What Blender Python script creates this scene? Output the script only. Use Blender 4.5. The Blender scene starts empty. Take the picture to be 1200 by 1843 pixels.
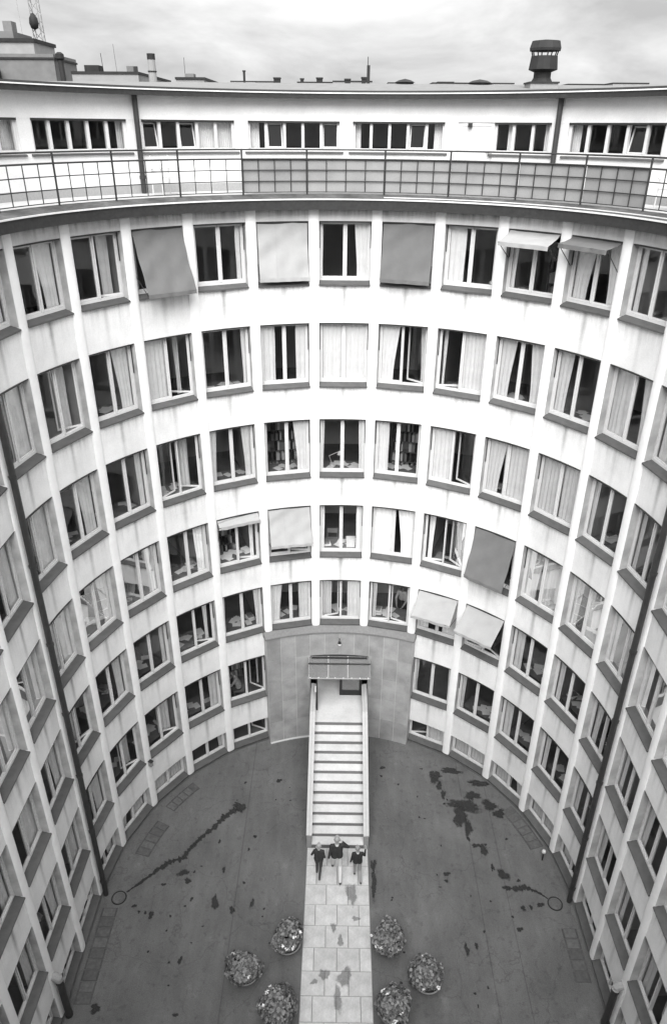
import bpy, bmesh, math, random
import numpy as np
from mathutils import Matrix, Vector, Euler
random.seed(7)
R_ = math.radians
C = bpy.context.scene.collection
sc = bpy.context.scene

# ------------------------------------------------------------------ camera
S = 0.72                                # metres per survey unit
YAW, PITCH, ROLL = R_(0.4137), R_(28.112), R_(0.4707)
cam = bpy.data.cameras.new('camera'); cam_o = bpy.data.objects.new('camera', cam); C.objects.link(cam_o)
cam.sensor_fit = 'VERTICAL'; cam.sensor_height = 36.0; cam.sensor_width = 24.0
cam.lens = 36.0 * 1296.12 / 1843.0
cam.clip_start = 0.05; cam.clip_end = 3000
cam_o.matrix_world = (Matrix.Translation((-0.1483*S, -18.9415*S, 28.8706*S)) @ Matrix.Rotation(YAW, 4, 'Z')
                      @ Matrix.Rotation(R_(90)-PITCH, 4, 'X') @ Matrix.Rotation(ROLL, 4, 'Z'))
sc.camera = cam_o

# ------------------------------------------------------------------ sky, sun, exposure
SUN_EL, SUN_AZ = R_(46), R_(186)        # azimuth measured from +Y, clockwise
w = bpy.data.worlds.new('World'); sc.world = w; w.use_nodes = True
nt = w.node_tree; N = nt.nodes; L = nt.links; N.clear()
def nd(t, **k):
    n = N.new(t)
    for a, b in k.items(): setattr(n, a, b)
    return n
sky = nd('ShaderNodeTexSky', sky_type='NISHITA', sun_disc=False, sun_elevation=SUN_EL, sun_rotation=SUN_AZ, altitude=30, air_density=1.0, dust_density=4.0)
bw = nd('ShaderNodeRGBToBW'); L.new(sky.outputs[0], bw.inputs[0])
tc = nd('ShaderNodeTexCoord'); sp = nd('ShaderNodeSeparateXYZ'); L.new(tc.outputs['Generated'], sp.inputs[0])
def math_n(op, a, b=None, c=None):
    n = N.new('ShaderNodeMath'); n.operation = op
    for i, v in enumerate((a, b, c)):
        if v is None: continue
        if isinstance(v, (int, float)): n.inputs[i].default_value = v
        else: L.new(v, n.inputs[i])
    return n.outputs[0]
zz = math_n('ADD', math_n('ABSOLUTE', sp.outputs[2]), 0.30)
cb = nd('ShaderNodeCombineXYZ'); L.new(math_n('DIVIDE', sp.outputs[0], zz), cb.inputs[0]); L.new(math_n('DIVIDE', sp.outputs[1], zz), cb.inputs[1])
cb.inputs[2].default_value = 3.3
no = nd('ShaderNodeTexNoise'); no.inputs['Scale'].default_value = 1.7; no.inputs['Detail'].default_value = 7; no.inputs['Roughness'].default_value = 0.55; no.inputs['Distortion'].default_value = 0.3
L.new(cb.outputs[0], no.inputs['Vector'])
mr = nd('ShaderNodeMapRange'); mr.inputs[1].default_value = 0.32; mr.inputs[2].default_value = 0.68; mr.inputs[3].default_value = 0.58; mr.inputs[4].default_value = 1.14
L.new(no.outputs[0], mr.inputs[0])
veil = math_n('MULTIPLY_ADD', math_n('MAXIMUM', sp.outputs[2], 0.0), 2.0, 1.0)   # overcast: the zenith is three times as bright as the horizon
flat = math_n('MULTIPLY', math_n('MULTIPLY_ADD', bw.outputs[0], 0.08, 2.05), veil)
val = math_n('MULTIPLY', flat, mr.outputs[0])
bg = nd('ShaderNodeBackground'); bg.inputs['Strength'].default_value = 0.10
L.new(val, bg.inputs['Color'])
ow = nd('ShaderNodeOutputWorld'); L.new(bg.outputs[0], ow.inputs[0])

sun = bpy.data.lights.new('sun', 'SUN'); sun.energy = 1.5; sun.angle = R_(50); sun.color = (1, 0.995, 0.985)
sun_o = bpy.data.objects.new('sun', sun); C.objects.link(sun_o)
sd = Vector((math.sin(SUN_AZ)*math.cos(SUN_EL), math.cos(SUN_AZ)*math.cos(SUN_EL), math.sin(SUN_EL)))
sun_o.rotation_euler = sd.to_track_quat('Z', 'Y').to_euler(); sun_o.location = (0, 0, 60)
sc.view_settings.view_transform = 'Standard'; sc.view_settings.look = 'None'
sc.view_settings.exposure = 1.82; sc.view_settings.gamma = 1.0; sc.view_settings.use_curve_mapping = False
sc.cycles.max_bounces = 7; sc.cycles.diffuse_bounces = 4; sc.cycles.glossy_bounces = 3; sc.cycles.transparent_max_bounces = 12
sc.cycles.use_denoising = True; sc.cycles.caustics_reflective = False; sc.cycles.caustics_refractive = False

# ------------------------------------------------------------------ materials (the photograph is monochrome: neutral greys)
MATS = {}
def mat(name, g, rough=0.8, var=0.12, scale=6.0, bump=0.0, bscale=60.0, metal=0.0, spec=0.3, var2=0.0, scale2=0.7, coords='Object'):
    if name in MATS: return MATS[name]
    m = bpy.data.materials.new(name); m.use_nodes = True; t = m.node_tree; n = t.nodes; l = t.links
    b = n['Principled BSDF']; b.inputs['Roughness'].default_value = rough; b.inputs['Metallic'].default_value = metal
    b.inputs['Specular IOR Level'].default_value = spec
    co = n.new('ShaderNodeTexCoord')
    nz = n.new('ShaderNodeTexNoise'); nz.inputs['Scale'].default_value = scale; nz.inputs['Detail'].default_value = 6; nz.inputs['Roughness'].default_value = 0.6
    l.new(co.outputs[coords], nz.inputs['Vector'])
    r = n.new('ShaderNodeMapRange'); r.inputs[1].default_value = 0.25; r.inputs[2].default_value = 0.75
    r.inputs[3].default_value = g*(1-var); r.inputs[4].default_value = g*(1+var); l.new(nz.outputs[0], r.inputs[0])
    out = r.outputs[0]
    if var2:
        n2 = n.new('ShaderNodeTexNoise'); n2.inputs['Scale'].default_value = scale2; n2.inputs['Detail'].default_value = 4
        l.new(co.outputs[coords], n2.inputs['Vector'])
        r2 = n.new('ShaderNodeMapRange'); r2.inputs[1].default_value = 0.3; r2.inputs[2].default_value = 0.7; r2.inputs[3].default_value = 1-var2; r2.inputs[4].default_value = 1+var2
        l.new(n2.outputs[0], r2.inputs[0])
        mm = n.new('ShaderNodeMath'); mm.operation = 'MULTIPLY'; l.new(out, mm.inputs[0]); l.new(r2.outputs[0], mm.inputs[1]); out = mm.outputs[0]
    oi = n.new('ShaderNodeObjectInfo'); ro = n.new('ShaderNodeMapRange'); ro.inputs[3].default_value = 1-var*0.6; ro.inputs[4].default_value = 1+var*0.6
    l.new(oi.outputs['Random'], ro.inputs[0])
    m2 = n.new('ShaderNodeMath'); m2.operation = 'MULTIPLY'; l.new(out, m2.inputs[0]); l.new(ro.outputs[0], m2.inputs[1])
    l.new(m2.outputs[0], b.inputs['Base Color'])
    if bump:
        bn = n.new('ShaderNodeTexNoise'); bn.inputs['Scale'].default_value = bscale; bn.inputs['Detail'].default_value = 4
        l.new(co.outputs[coords], bn.inputs['Vector'])
        bp = n.new('ShaderNodeBump'); bp.inputs['Strength'].default_value = bump; bp.inputs['Distance'].default_value = 0.02
        l.new(bn.outputs[0], bp.inputs['Height']); l.new(bp.outputs[0], b.inputs['Normal'])
    MATS[name] = m; return m

def stucco(name, g, streak, centre, top_len):
    """White render with rain streaks hanging from the upper edge (UV: u along the panel, v metres below its top)."""
    m = bpy.data.materials.new(name); m.use_nodes = True; t = m.node_tree; n = t.nodes; l = t.links
    b = n['Principled BSDF']; b.inputs['Roughness'].default_value = 0.9; b.inputs['Specular IOR Level'].default_value = 0.2
    uv = n.new('ShaderNodeUVMap'); uv.uv_map = 'UVMap'; s = n.new('ShaderNodeSeparateXYZ'); l.new(uv.outputs[0], s.inputs[0])
    oi = n.new('ShaderNodeObjectInfo')
    def M(op, a, b_=None, c=None):
        k = n.new('ShaderNodeMath'); k.operation = op
        for i, v in enumerate((a, b_, c)):
            if v is None: continue
            if isinstance(v, (int, float)): k.inputs[i].default_value = v
            else: l.new(v, k.inputs[i])
        return k.outputs[0]
    def vec(x, y, z=0.0):
        k = n.new('ShaderNodeCombineXYZ')
        for i, v in enumerate((x, y, z)):
            if isinstance(v, (int, float)): k.inputs[i].default_value = v
            else: l.new(v, k.inputs[i])
        return k.outputs[0]
    def noise(v, sc_, det=5, rough=0.6):
        k = n.new('ShaderNodeTexNoise'); k.inputs['Scale'].default_value = sc_; k.inputs['Detail'].default_value = det; k.inputs['Roughness'].default_value = rough
        l.new(v, k.inputs['Vector']); return k.outputs[0]
    def ramp(x, a, b_, c=0.0, d=1.0):
        k = n.new('ShaderNodeMapRange'); k.inputs[1].default_value = a; k.inputs[2].default_value = b_; k.inputs[3].default_value = c; k.inputs[4].default_value = d
        l.new(x, k.inputs[0]); return k.outputs[0]
    rnd = M('MULTIPLY', oi.outputs['Random'], 37.0)
    st = ramp(noise(vec(M('MULTIPLY_ADD', s.outputs[0], 13.0, rnd), M('MULTIPLY', s.outputs[1], 0.55), rnd), 1.0, 8, 0.68), 0.44, 0.78)
    fall = M('POWER', ramp(s.outputs[1], 0.0, top_len, 1.0, 0.0), 1.6)
    a = M('MULTIPLY', M('MULTIPLY', st, fall), streak)
    # the run-off mark under the middle of the sill
    d = M('ABSOLUTE', M('ADD', s.outputs[0], -0.5))
    wob = M('MULTIPLY', M('ADD', noise(vec(rnd, M('MULTIPLY', s.outputs[1], 3.0)), 1.0), -0.5), 0.05)
    band = ramp(M('ABSOLUTE', M('ADD', d, wob)), 0.0, 0.055, 1.0, 0.0)
    cen = M('MULTIPLY', M('MULTIPLY', band, ramp(s.outputs[1], 0.0, 1.3, 1.0, 0.12)), M('MULTIPLY', ramp(oi.outputs['Random'], 0, 1, 0.35, 1.0), centre))
    edge_dark = M('MULTIPLY', ramp(s.outputs[1], 0.0, 0.10, 1.0, 0.0), 0.25*min(1.0, streak*2))  # evenly darker along the upper edge, fading out downward
    co = n.new('ShaderNodeTexCoord')
    blot = ramp(noise(co.outputs['Object'], 1.1, 6), 0.35, 0.75, 0.0, 0.17)
    grain = ramp(noise(co.outputs['Object'], 34.0, 4), 0.3, 0.7, 0.0, 0.10)
    tot = M('ADD', M('ADD', a, cen), M('ADD', edge_dark, M('ADD', blot, grain)))
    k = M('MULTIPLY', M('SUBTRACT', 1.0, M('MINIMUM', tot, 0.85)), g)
    l.new(k, b.inputs['Base Color'])
    bn = noise(co.outputs['Object'], 70.0, 4)
    bp = n.new('ShaderNodeBump'); bp.inputs['Strength'].default_value = 0.35; bp.inputs['Distance'].default_value = 0.012
    l.new(bn, bp.inputs['Height']); l.new(bp.outputs[0], b.inputs['Normal'])
    return m

M_SPAN = stucco('stained_white_render', 0.83, 0.46, 0.60, 0.95)
M_FRIEZE = stucco('streaked_frieze_render', 0.72, 0.85, 0.1, 0.36)
M_PENT = stucco('penthouse_render', 0.80, 0.12, 0.0, 0.5)
M_PILLAR = mat('pillar_render', 0.82, 0.9, 0.06, 3.0, 0.25, 70.0)
M_FRAME = mat('white_window_paint', 0.62, 0.45, 0.06, 9.0, spec=0.45)
M_SILL = mat('dark_zinc_sill', 0.085, 0.6, 0.2, 5.0, 0.1, 40.0, var2=0.15)
M_DARK = mat('dark_painted_steel', 0.025, 0.5, 0.25, 10.0, spec=0.4)
M_PIPE = mat('dark_downpipe_paint', 0.035, 0.5, 0.25, 5.0, spec=0.4)
M_FASCIA = mat('dark_weathered_fascia', 0.028, 0.7, 0.3, 14.0, 0.2, 40.0, var2=0.12, scale2=6.0)
M_GUTTER = mat('bright_gutter_edge', 0.75, 0.4, 0.15, 8.0)
M_ROOFING = mat('bitumen_terrace', 0.085, 0.9, 0.4, 7.0, 0.3, 50.0, var2=0.4, scale2=1.5)
M_DECK = mat('grey_terrace_deck', 0.5, 0.9, 0.15, 5.0, 0.1, 40.0)
M_ROOF = mat('felt_roof', 0.17, 0.9, 0.15, 4.0, 0.1, 40.0)
M_ROOM = mat('office_plaster', 0.50, 0.9, 0.08, 2.0)
M_FLOOR = mat('office_linoleum', 0.16, 0.6, 0.2, 3.0)
M_CEIL = mat('office_ceiling', 0.6, 0.9, 0.05, 2.0)
M_REVEAL = mat('shaded_dirty_reveal', 0.42, 0.9, 0.18, 4.0, 0.2, 60.0, var2=0.2, scale2=1.5)  # dirty grey plaster, with the shade of the jambs put into its colour
M_CURT = mat('pale_curtain_cloth', 0.90, 0.95, 0.08, 4.0, 0.1, 300.0)
M_CLOTH = mat('awning_canvas', 0.145, 0.95, 0.10, 90.0, 0.15, 260.0, var2=0.06, scale2=3.0)
M_CLOTH_L = mat('bleached_awning_canvas', 0.35, 0.95, 0.10, 90.0, 0.15, 260.0, var2=0.06, scale2=3.0)
M_GRAN = mat('grey_granite', 0.31, 0.75, 0.20, 60.0, 0.1, 120.0, var2=0.18, scale2=2.2)
M_PJOINT = mat('path_bedding', 0.26, 0.95, 0.2, 20.0)
M_JOINT = mat('pale_mortar', 0.46, 0.95, 0.1, 20.0)
def asphalt():
    m = bpy.data.materials.new('courtyard_asphalt'); m.use_nodes = True; t = m.node_tree; n = t.nodes; l = t.links
    b = n['Principled BSDF']; b.inputs['Roughness'].default_value = 0.9; b.inputs['Specular IOR Level'].default_value = 0.2
    co = n.new('ShaderNodeTexCoord'); sx = n.new('ShaderNodeSeparateXYZ'); l.new(co.outputs['Object'], sx.inputs[0])
    def M(op, a, b_=None, c=None):
        k = n.new('ShaderNodeMath'); k.operation = op
        for i, v in enumerate((a, b_, c)):
            if v is None: continue
            if isinstance(v, (int, float)): k.inputs[i].default_value = v
            else: l.new(v, k.inputs[i])
        return k.outputs[0]
    def noise(sc_, det, lo, hi, c, d, stretch=None):
        k = n.new('ShaderNodeTexNoise'); k.inputs['Scale'].default_value = sc_; k.inputs['Detail'].default_value = det; k.inputs['Roughness'].default_value = 0.62
        if stretch:
            mp = n.new('ShaderNodeMapping'); mp.inputs['Scale'].default_value = stretch; mp.inputs['Rotation'].default_value = (0, 0, 0.35); l.new(co.outputs['Object'], mp.inputs[0]); l.new(mp.outputs[0], k.inputs['Vector'])
        else: l.new(co.outputs['Object'], k.inputs['Vector'])
        r = n.new('ShaderNodeMapRange'); r.inputs[1].default_value = lo; r.inputs[2].default_value = hi; r.inputs[3].default_value = c; r.inputs[4].default_value = d; l.new(k.outputs[0], r.inputs[0]); return r.outputs[0], k.outputs[0]
    g1, raw = noise(55.0, 6, .3, .7, .72, 1.28); g2, _ = noise(.55, 5, .3, .7, .80, 1.22); g3, _ = noise(2.2, 6, .35, .7, .93, 1.12, (1.6, .35, 1)); g4, _ = noise(4.5, 7, .56, .66, 1.0, .80); g5, _ = noise(1.3, 6, .60, .68, 1.0, 1.18)
    v = M('MULTIPLY', M('MULTIPLY', M('MULTIPLY', g1, g2), M('MULTIPLY', g3, g4)), g5)
    for c in (4.35, 5.22, -3.1):
        d = M('ABSOLUTE', M('ADD', sx.outputs[0], -c)); r = n.new('ShaderNodeMapRange'); r.inputs[1].default_value = .004; r.inputs[2].default_value = .022; r.inputs[3].default_value = .72; r.inputs[4].default_value = 1.0; l.new(d, r.inputs[0]); v = M('MULTIPLY', v, r.outputs[0])
    nz = n.new('ShaderNodeTexNoise'); nz.inputs['Scale'].default_value = 1.4; nz.inputs['Detail'].default_value = 5; l.new(co.outputs['Object'], nz.inputs['Vector'])
    vm = n.new('ShaderNodeVectorMath'); vm.operation = 'MULTIPLY_ADD'; vm.inputs[1].default_value = (.9, .9, .9); l.new(nz.outputs['Color'], vm.inputs[0]); l.new(co.outputs['Object'], vm.inputs[2])
    vo = n.new('ShaderNodeTexVoronoi'); vo.feature = 'DISTANCE_TO_EDGE'; vo.inputs['Scale'].default_value = .42; l.new(vm.outputs[0], vo.inputs['Vector'])
    r = n.new('ShaderNodeMapRange'); r.inputs[1].default_value = .0; r.inputs[2].default_value = .006; r.inputs[3].default_value = .75; r.inputs[4].default_value = 1.0; l.new(vo.outputs[0], r.inputs[0]); v = M('MULTIPLY', v, r.outputs[0])
    l.new(M('MULTIPLY', v, 0.118), b.inputs['Base Color'])
    bp = n.new('ShaderNodeBump'); bp.inputs['Strength'].default_value = 0.4; bp.inputs['Distance'].default_value = 0.012; l.new(raw, bp.inputs['Height']); l.new(bp.outputs[0], b.inputs['Normal'])
    return m
M_ASPH = asphalt()
def soaked(name, g, rough, most):
    """a damp patch whose strength fades out towards its ragged rim (attribute 'fade')"""
    m = bpy.data.materials.new(name); m.use_nodes = True; t = m.node_tree; n = t.nodes; l = t.links
    b = n['Principled BSDF']; b.inputs['Base Color'].default_value = (g, g, g, 1); b.inputs['Roughness'].default_value = rough; b.inputs['Specular IOR Level'].default_value = 0.25
    at = n.new('ShaderNodeAttribute'); at.attribute_name = 'fade'; co = n.new('ShaderNodeTexCoord'); nz = n.new('ShaderNodeTexNoise'); nz.inputs['Scale'].default_value = 11.0; nz.inputs['Detail'].default_value = 6; l.new(co.outputs['Object'], nz.inputs['Vector'])
    k = n.new('ShaderNodeMath'); k.operation = 'MULTIPLY_ADD'; l.new(nz.outputs[0], k.inputs[0]); k.inputs[1].default_value = 1.3; k.inputs[2].default_value = -.65
    k2 = n.new('ShaderNodeMath'); k2.operation = 'ADD'; l.new(at.outputs['Fac'], k2.inputs[0]); l.new(k.outputs[0], k2.inputs[1])
    r = n.new('ShaderNodeMapRange'); r.interpolation_type = 'SMOOTHSTEP'; r.inputs[1].default_value = .18; r.inputs[2].default_value = .85; r.inputs[3].default_value = 0; r.inputs[4].default_value = most; l.new(k2.outputs[0], r.inputs[0])
    tr = n.new('ShaderNodeBsdfTransparent'); mx = n.new('ShaderNodeMixShader'); l.new(r.outputs[0], mx.inputs[0]); l.new(tr.outputs[0], mx.inputs[1]); l.new(b.outputs[0], mx.inputs[2]); l.new(mx.outputs[0], n['Material Output'].inputs[0])
    return m
M_WET = soaked('wet_asphalt', 0.034, 0.45, 0.85)
M_DAMP = soaked('damp_paving', 0.19, 0.7, 0.50)
M_SLAB = mat('pale_paving_slab', 0.49, 0.85, 0.12, 22.0, 0.15, 90.0, var2=0.14, scale2=2.5)
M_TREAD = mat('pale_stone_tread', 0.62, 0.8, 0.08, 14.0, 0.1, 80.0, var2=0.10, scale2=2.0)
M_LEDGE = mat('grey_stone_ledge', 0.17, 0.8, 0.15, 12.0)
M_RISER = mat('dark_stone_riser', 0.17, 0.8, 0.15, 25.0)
M_COPE = mat('pale_stone_coping', 0.47, 0.75, 0.08, 10.0)
M_PARA = mat('grey_stone_parapet', 0.30, 0.8, 0.12, 25.0)
M_LEAF = mat('geranium_leaf', 0.20, 0.7, 0.45, 3.0)
_t = M_LEAF.node_tree; _g = _t.nodes.new('ShaderNodeNewGeometry'); _r = _t.nodes.new('ShaderNodeMapRange'); _r.inputs[3].default_value = .05; _r.inputs[4].default_value = .28
_t.links.new(_g.outputs['Random Per Island'], _r.inputs[0]); _t.links.new(_r.outputs[0], _t.nodes['Principled BSDF'].inputs['Base Color'])
M_PETAL = mat('white_petal', 0.85, 0.8, 0.05, 3.0)
M_POT = mat('concrete_bowl', 0.24, 0.85, 0.15, 12.0)
M_SOIL = mat('dark_soil', 0.03, 1.0, 0.3, 20.0)
M_WOOD = mat('desk_wood', 0.16, 0.5, 0.25, 5.0)
M_PAPER = mat('paper', 0.80, 0.9, 0.08, 3.0)
M_BOOK = mat('book_cloth', 0.25, 0.8, 0.7, 2.0)
M_SKIN = mat('skin', 0.48, 0.6, 0.04, 8.0)
M_HAIR_F = mat('fair_hair', 0.30, 0.6, 0.3, 40.0)
M_HAIR_D = mat('brown_hair', 0.12, 0.6, 0.3, 40.0)
M_SWEAT = mat('dark_knit', 0.035, 0.95, 0.2, 30.0)
M_TROUS_L = mat('pale_trousers', 0.66, 0.9, 0.08, 12.0)
M_TROUS_G = mat('grey_trousers', 0.33, 0.9, 0.1, 12.0)
M_TROUS_D = mat('dark_trousers', 0.06, 0.9, 0.1, 12.0)
M_SHOE = mat('shoe_leather', 0.07, 0.5, 0.1, 12.0)
M_PRINT = mat('patterned_dress', 0.30, 0.9, 0.9, 28.0)
M_BULB = mat('white_glass_globe', 0.6, 0.2, 0.02, 5.0, spec=0.5)
M_SCREEN = mat('grey_screen_cloth', 0.27, 0.9, 0.10, 40.0, 0.05, 120.0, var2=0.12, scale2=1.6)
M_BRICK = mat('far_brick', 0.17, 0.9, 0.15, 2.0)
M_FARL = mat('far_pale_wall', 0.28, 0.9, 0.12, 2.0)
M_FARD = mat('far_dark_metal', 0.022, 0.7, 0.3, 3.0)
M_STREET = mat('street_ground', 0.12, 0.9, 0.2, 0.05)

def glass_mat(name, tint, extra):
    m = bpy.data.materials.new(name); m.use_nodes = True; t = m.node_tree; n = t.nodes; l = t.links; n.clear()
    o = n.new('ShaderNodeOutputMaterial'); mx = n.new('ShaderNodeMixShader'); tr = n.new('ShaderNodeBsdfTransparent'); gl = n.new('ShaderNodeBsdfGlossy')
    tr.inputs[0].default_value = (tint, tint, tint, 1); gl.inputs['Roughness'].default_value = 0.015; gl.inputs[0].default_value = (1, 1, 1, 1)
    fr = n.new('ShaderNodeFresnel'); fr.inputs[0].default_value = 1.5
    ad = n.new('ShaderNodeMath'); ad.operation = 'MULTIPLY_ADD'; ad.inputs[1].default_value = extra; ad.inputs[2].default_value = 0.015; l.new(fr.outputs[0], ad.inputs[0])
    co = n.new('ShaderNodeTexCoord'); nz = n.new('ShaderNodeTexNoise'); nz.inputs['Scale'].default_value = 1.3; l.new(co.outputs['Object'], nz.inputs['Vector'])
    bp = n.new('ShaderNodeBump'); bp.inputs['Strength'].default_value = 0.03; bp.inputs['Distance'].default_value = 0.05; l.new(nz.outputs[0], bp.inputs['Height']); l.new(bp.outputs[0], gl.inputs['Normal'])
    l.new(ad.outputs[0], mx.inputs[0]); l.new(tr.outputs[0], mx.inputs[1]); l.new(gl.outputs[0], mx.inputs[2]); l.new(mx.outputs[0], o.inputs[0])
    return m
M_GLASS = glass_mat('window_glass', 0.985, 0.62)
M_CGLASS = glass_mat('canopy_wired_glass', 0.82, 0.7)
_t = M_CGLASS.node_tree; _o = [n for n in _t.nodes if n.type == 'OUTPUT_MATERIAL'][0]; _m = [n for n in _t.nodes if n.type == 'MIX_SHADER'][0]
_d = _t.nodes.new('ShaderNodeBsdfDiffuse'); _d.inputs[0].default_value = (.36, .36, .36, 1); _x = _t.nodes.new('ShaderNodeMixShader'); _x.inputs[0].default_value = 0.40
_t.links.new(_m.outputs[0], _x.inputs[1]); _t.links.new(_d.outputs[0], _x.inputs[2]); _t.links.new(_x.outputs[0], _o.inputs[0])

# ------------------------------------------------------------------ mesh helpers
class MB:
    def __init__(s): s.v = []; s.f = []; s.uv = None; s.smooth = False; s.fade = None
    def box(s, x0, x1, y0, y1, z0, z1, m=None):
        k = len(s.v)
        P = [(x0,y0,z0),(x1,y0,z0),(x1,y1,z0),(x0,y1,z0),(x0,y0,z1),(x1,y0,z1),(x1,y1,z1),(x0,y1,z1)]
        if m is not None: P = [tuple(m @ Vector(p)) for p in P]
        s.v += P
        s.f += [tuple(k+i for i in q) for q in ((0,3,2,1),(4,5,6,7),(0,1,5,4),(1,2,6,5),(2,3,7,6),(3,0,4,7))]
        return s
    def poly(s, pts):
        k = len(s.v); s.v += [tuple(p) for p in pts]; s.f.append(tuple(range(k, k+len(pts)))); return s
    def prism(s, pts, z0, z1):
        k = len(s.v); n = len(pts)
        s.v += [(x, y, z0) for x, y in pts] + [(x, y, z1) for x, y in pts]
        s.f.append(tuple(range(k+n-1, k-1, -1))); s.f.append(tuple(range(k+n, k+2*n)))
        for i in range(n): j = (i+1) % n; s.f.append((k+i, k+j, k+n+j, k+n+i))
        return s
    def tube(s, path, r, seg=8, caps=True):
        path = [Vector(p) for p in path]; rs = r if isinstance(r, (list, tuple)) else [r]*len(path)
        k = len(s.v); up = None
        for i, p in enumerate(path):
            d = (path[min(i+1, len(path)-1)] - path[max(i-1, 0)]).normalized()
            a = d.cross(Vector((0, 0, 1)))
            if a.length < 0.05: a = d.cross(Vector((1, 0, 0)))
            a.normalize(); b = d.cross(a)
            for j in range(seg):
                t = 2*math.pi*j/seg; s.v.append(tuple(p + (a*math.cos(t)+b*math.sin(t))*rs[i]))
        for i in range(len(path)-1):
            for j in range(seg):
                q = (j+1) % seg; s.f.append((k+i*seg+j, k+(i+1)*seg+j, k+(i+1)*seg+q, k+i*seg+q))
        if caps:
            s.f.append(tuple(k+j for j in range(seg))); e = k+(len(path)-1)*seg; s.f.append(tuple(e+j for j in range(seg-1, -1, -1)))
        return s
    def lathe(s, prof, c=(0, 0, 0), seg=16):
        k = len(s.v)
        for r, z in prof:
            for j in range(seg):
                t = 2*math.pi*j/seg; s.v.append((c[0]+r*math.cos(t), c[1]+r*math.sin(t), c[2]+z))
        for i in range(len(prof)-1):
            for j in range(seg):
                q = (j+1) % seg; s.f.append((k+i*seg+j, k+i*seg+q, k+(i+1)*seg+q, k+(i+1)*seg+j))
        return s
    def sweep(s, prof, t0, t1, n):
        """closed profile [(r, z)] carried along the plan of the court wall from bay t0 to bay t1, with end caps and UVs"""
        k = len(s.v); m = len(prof); ztop = max(z for r, z in prof)
        if s.uv is None: s.uv = [(0, 0)]*k
        for i in range(n+1):
            t = t0+(t1-t0)*i/n
            for r, z in prof:
                x, y = plan(t, r); s.v.append((x, y, z)); s.uv.append((i/n, ztop-z))
        for i in range(n):
            for j in range(m):
                q = (j+1) % m; s.f.append((k+i*m+j, k+(i+1)*m+j, k+(i+1)*m+q, k+i*m+q))
        s.f.append(tuple(k+j for j in range(m))); s.f.append(tuple(k+n*m+j for j in range(m-1, -1, -1)))
        return s
    def mesh(s, name, material):
        me = bpy.data.meshes.new(name); me.from_pydata(s.v, [], s.f); me.validate()
        bm = bmesh.new(); bm.from_mesh(me); bmesh.ops.recalc_face_normals(bm, faces=bm.faces); bm.to_mesh(me); bm.free()
        if s.uv is not None:
            ul = me.uv_layers.new(name='UVMap')
            for lp in me.loops: ul.data[lp.index].uv = s.uv[lp.vertex_index]
        if s.fade is not None:
            at = me.attributes.new('fade', 'FLOAT', 'POINT'); at.data.foreach_set('value', s.fade)
        if material is not None: me.materials.append(material)
        if s.smooth:
            for p in me.polygons: p.use_smooth = True
        return me
def link(name, data, parent=None, m=None):
    o = bpy.data.objects.new(name, data); C.objects.link(o)
    if parent is not None: o.parent = parent
    if m is not None: o.matrix_basis = m
    return o
def part(name, mb, material, parent=None, m=None): return link(name, mb.mesh(name, material), parent, m)
def tag(o, label=None, cat=None, group=None, kind=None):
    if label: o['label'] = label
    if cat: o['category'] = cat
    if group: o['group'] = group
    if kind: o['kind'] = kind
    return o
def empty(name, loc=(0, 0, 0), rz=0.0):
    o = bpy.data.objects.new(name, None); C.objects.link(o); o.location = loc; o.rotation_euler = (0, 0, rz); o.empty_display_size = 0.2
    return o

# ------------------------------------------------------------------ plan of the court: a half circle with straight arms
RAD = 10*S
BAY = R_(13.5614)
HW = R_(5.688)                              # half a window
NB = 11
def plan(t, r=0.0):
    th = t*BAY; c = max(-math.pi/2, min(math.pi/2, th)); e = (th-c)*RAD
    return ((RAD+r)*math.sin(c)+e*math.cos(c), (RAD+r)*math.cos(c)-abs(e))
def heading(t): return max(-math.pi/2, min(math.pi/2, t*BAY))
HWB = HW/BAY
U = lambda u: (u)*S
HEAD = {1: U(25.772), 2: U(21.975), 3: U(17.894), 4: U(13.759), 5: U(9.698), 6: U(5.638), 7: U(1.48)}
SILLB = {1: U(23.45), 2: U(19.34), 3: U(15.19), 4: U(11.04), 5: U(7.13), 6: U(3.04), 7: U(0.16)}
REV, DROP = 0.215, 0.104
FB = {k: v+DROP for k, v in SILLB.items()}  # foot of the window frame
FLOOR = {k: FB[k]-0.85 for k in FB}; FLOOR[7] = -0.9
ROWN = {1: 'top row', 2: 'second row', 3: 'third row', 4: 'fourth row', 5: 'fifth row', 6: 'sixth row', 7: 'lowest row'}
ORD = ['', 'first', 'second', 'third', 'fourth', 'fifth', 'sixth', 'seventh', 'eighth', 'ninth', 'tenth', 'eleventh']
def where(r, b):
    if b == 0: return ROWN[r] + ', window column above the entrance'
    return ROWN[r] + ', %s column %s of the entrance' % (ORD[abs(b)], 'left' if b < 0 else 'right')

# ------------------------------------------------------------------ ground
g = MB(); g.poly([(-900, -900, 0), (900, -900, 0), (900, 900, 0), (-900, 900, 0)])
tag(part('ground', g, M_STREET), kind='structure')
g = MB(); pts = [plan(-NB-0.5+i*(2*NB+1)/120, 0.25) for i in range(121)]
k = len(pts)
g.poly([(x, y, 0.004) for x, y in pts])
tag(part('courtyard', g, M_ASPH), kind='structure')

# ------------------------------------------------------------------ the office building
bld = empty('office_building')
tag(bld, 'white curved office building wrapping the courtyard with seven rows of windows', 'building')

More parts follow.
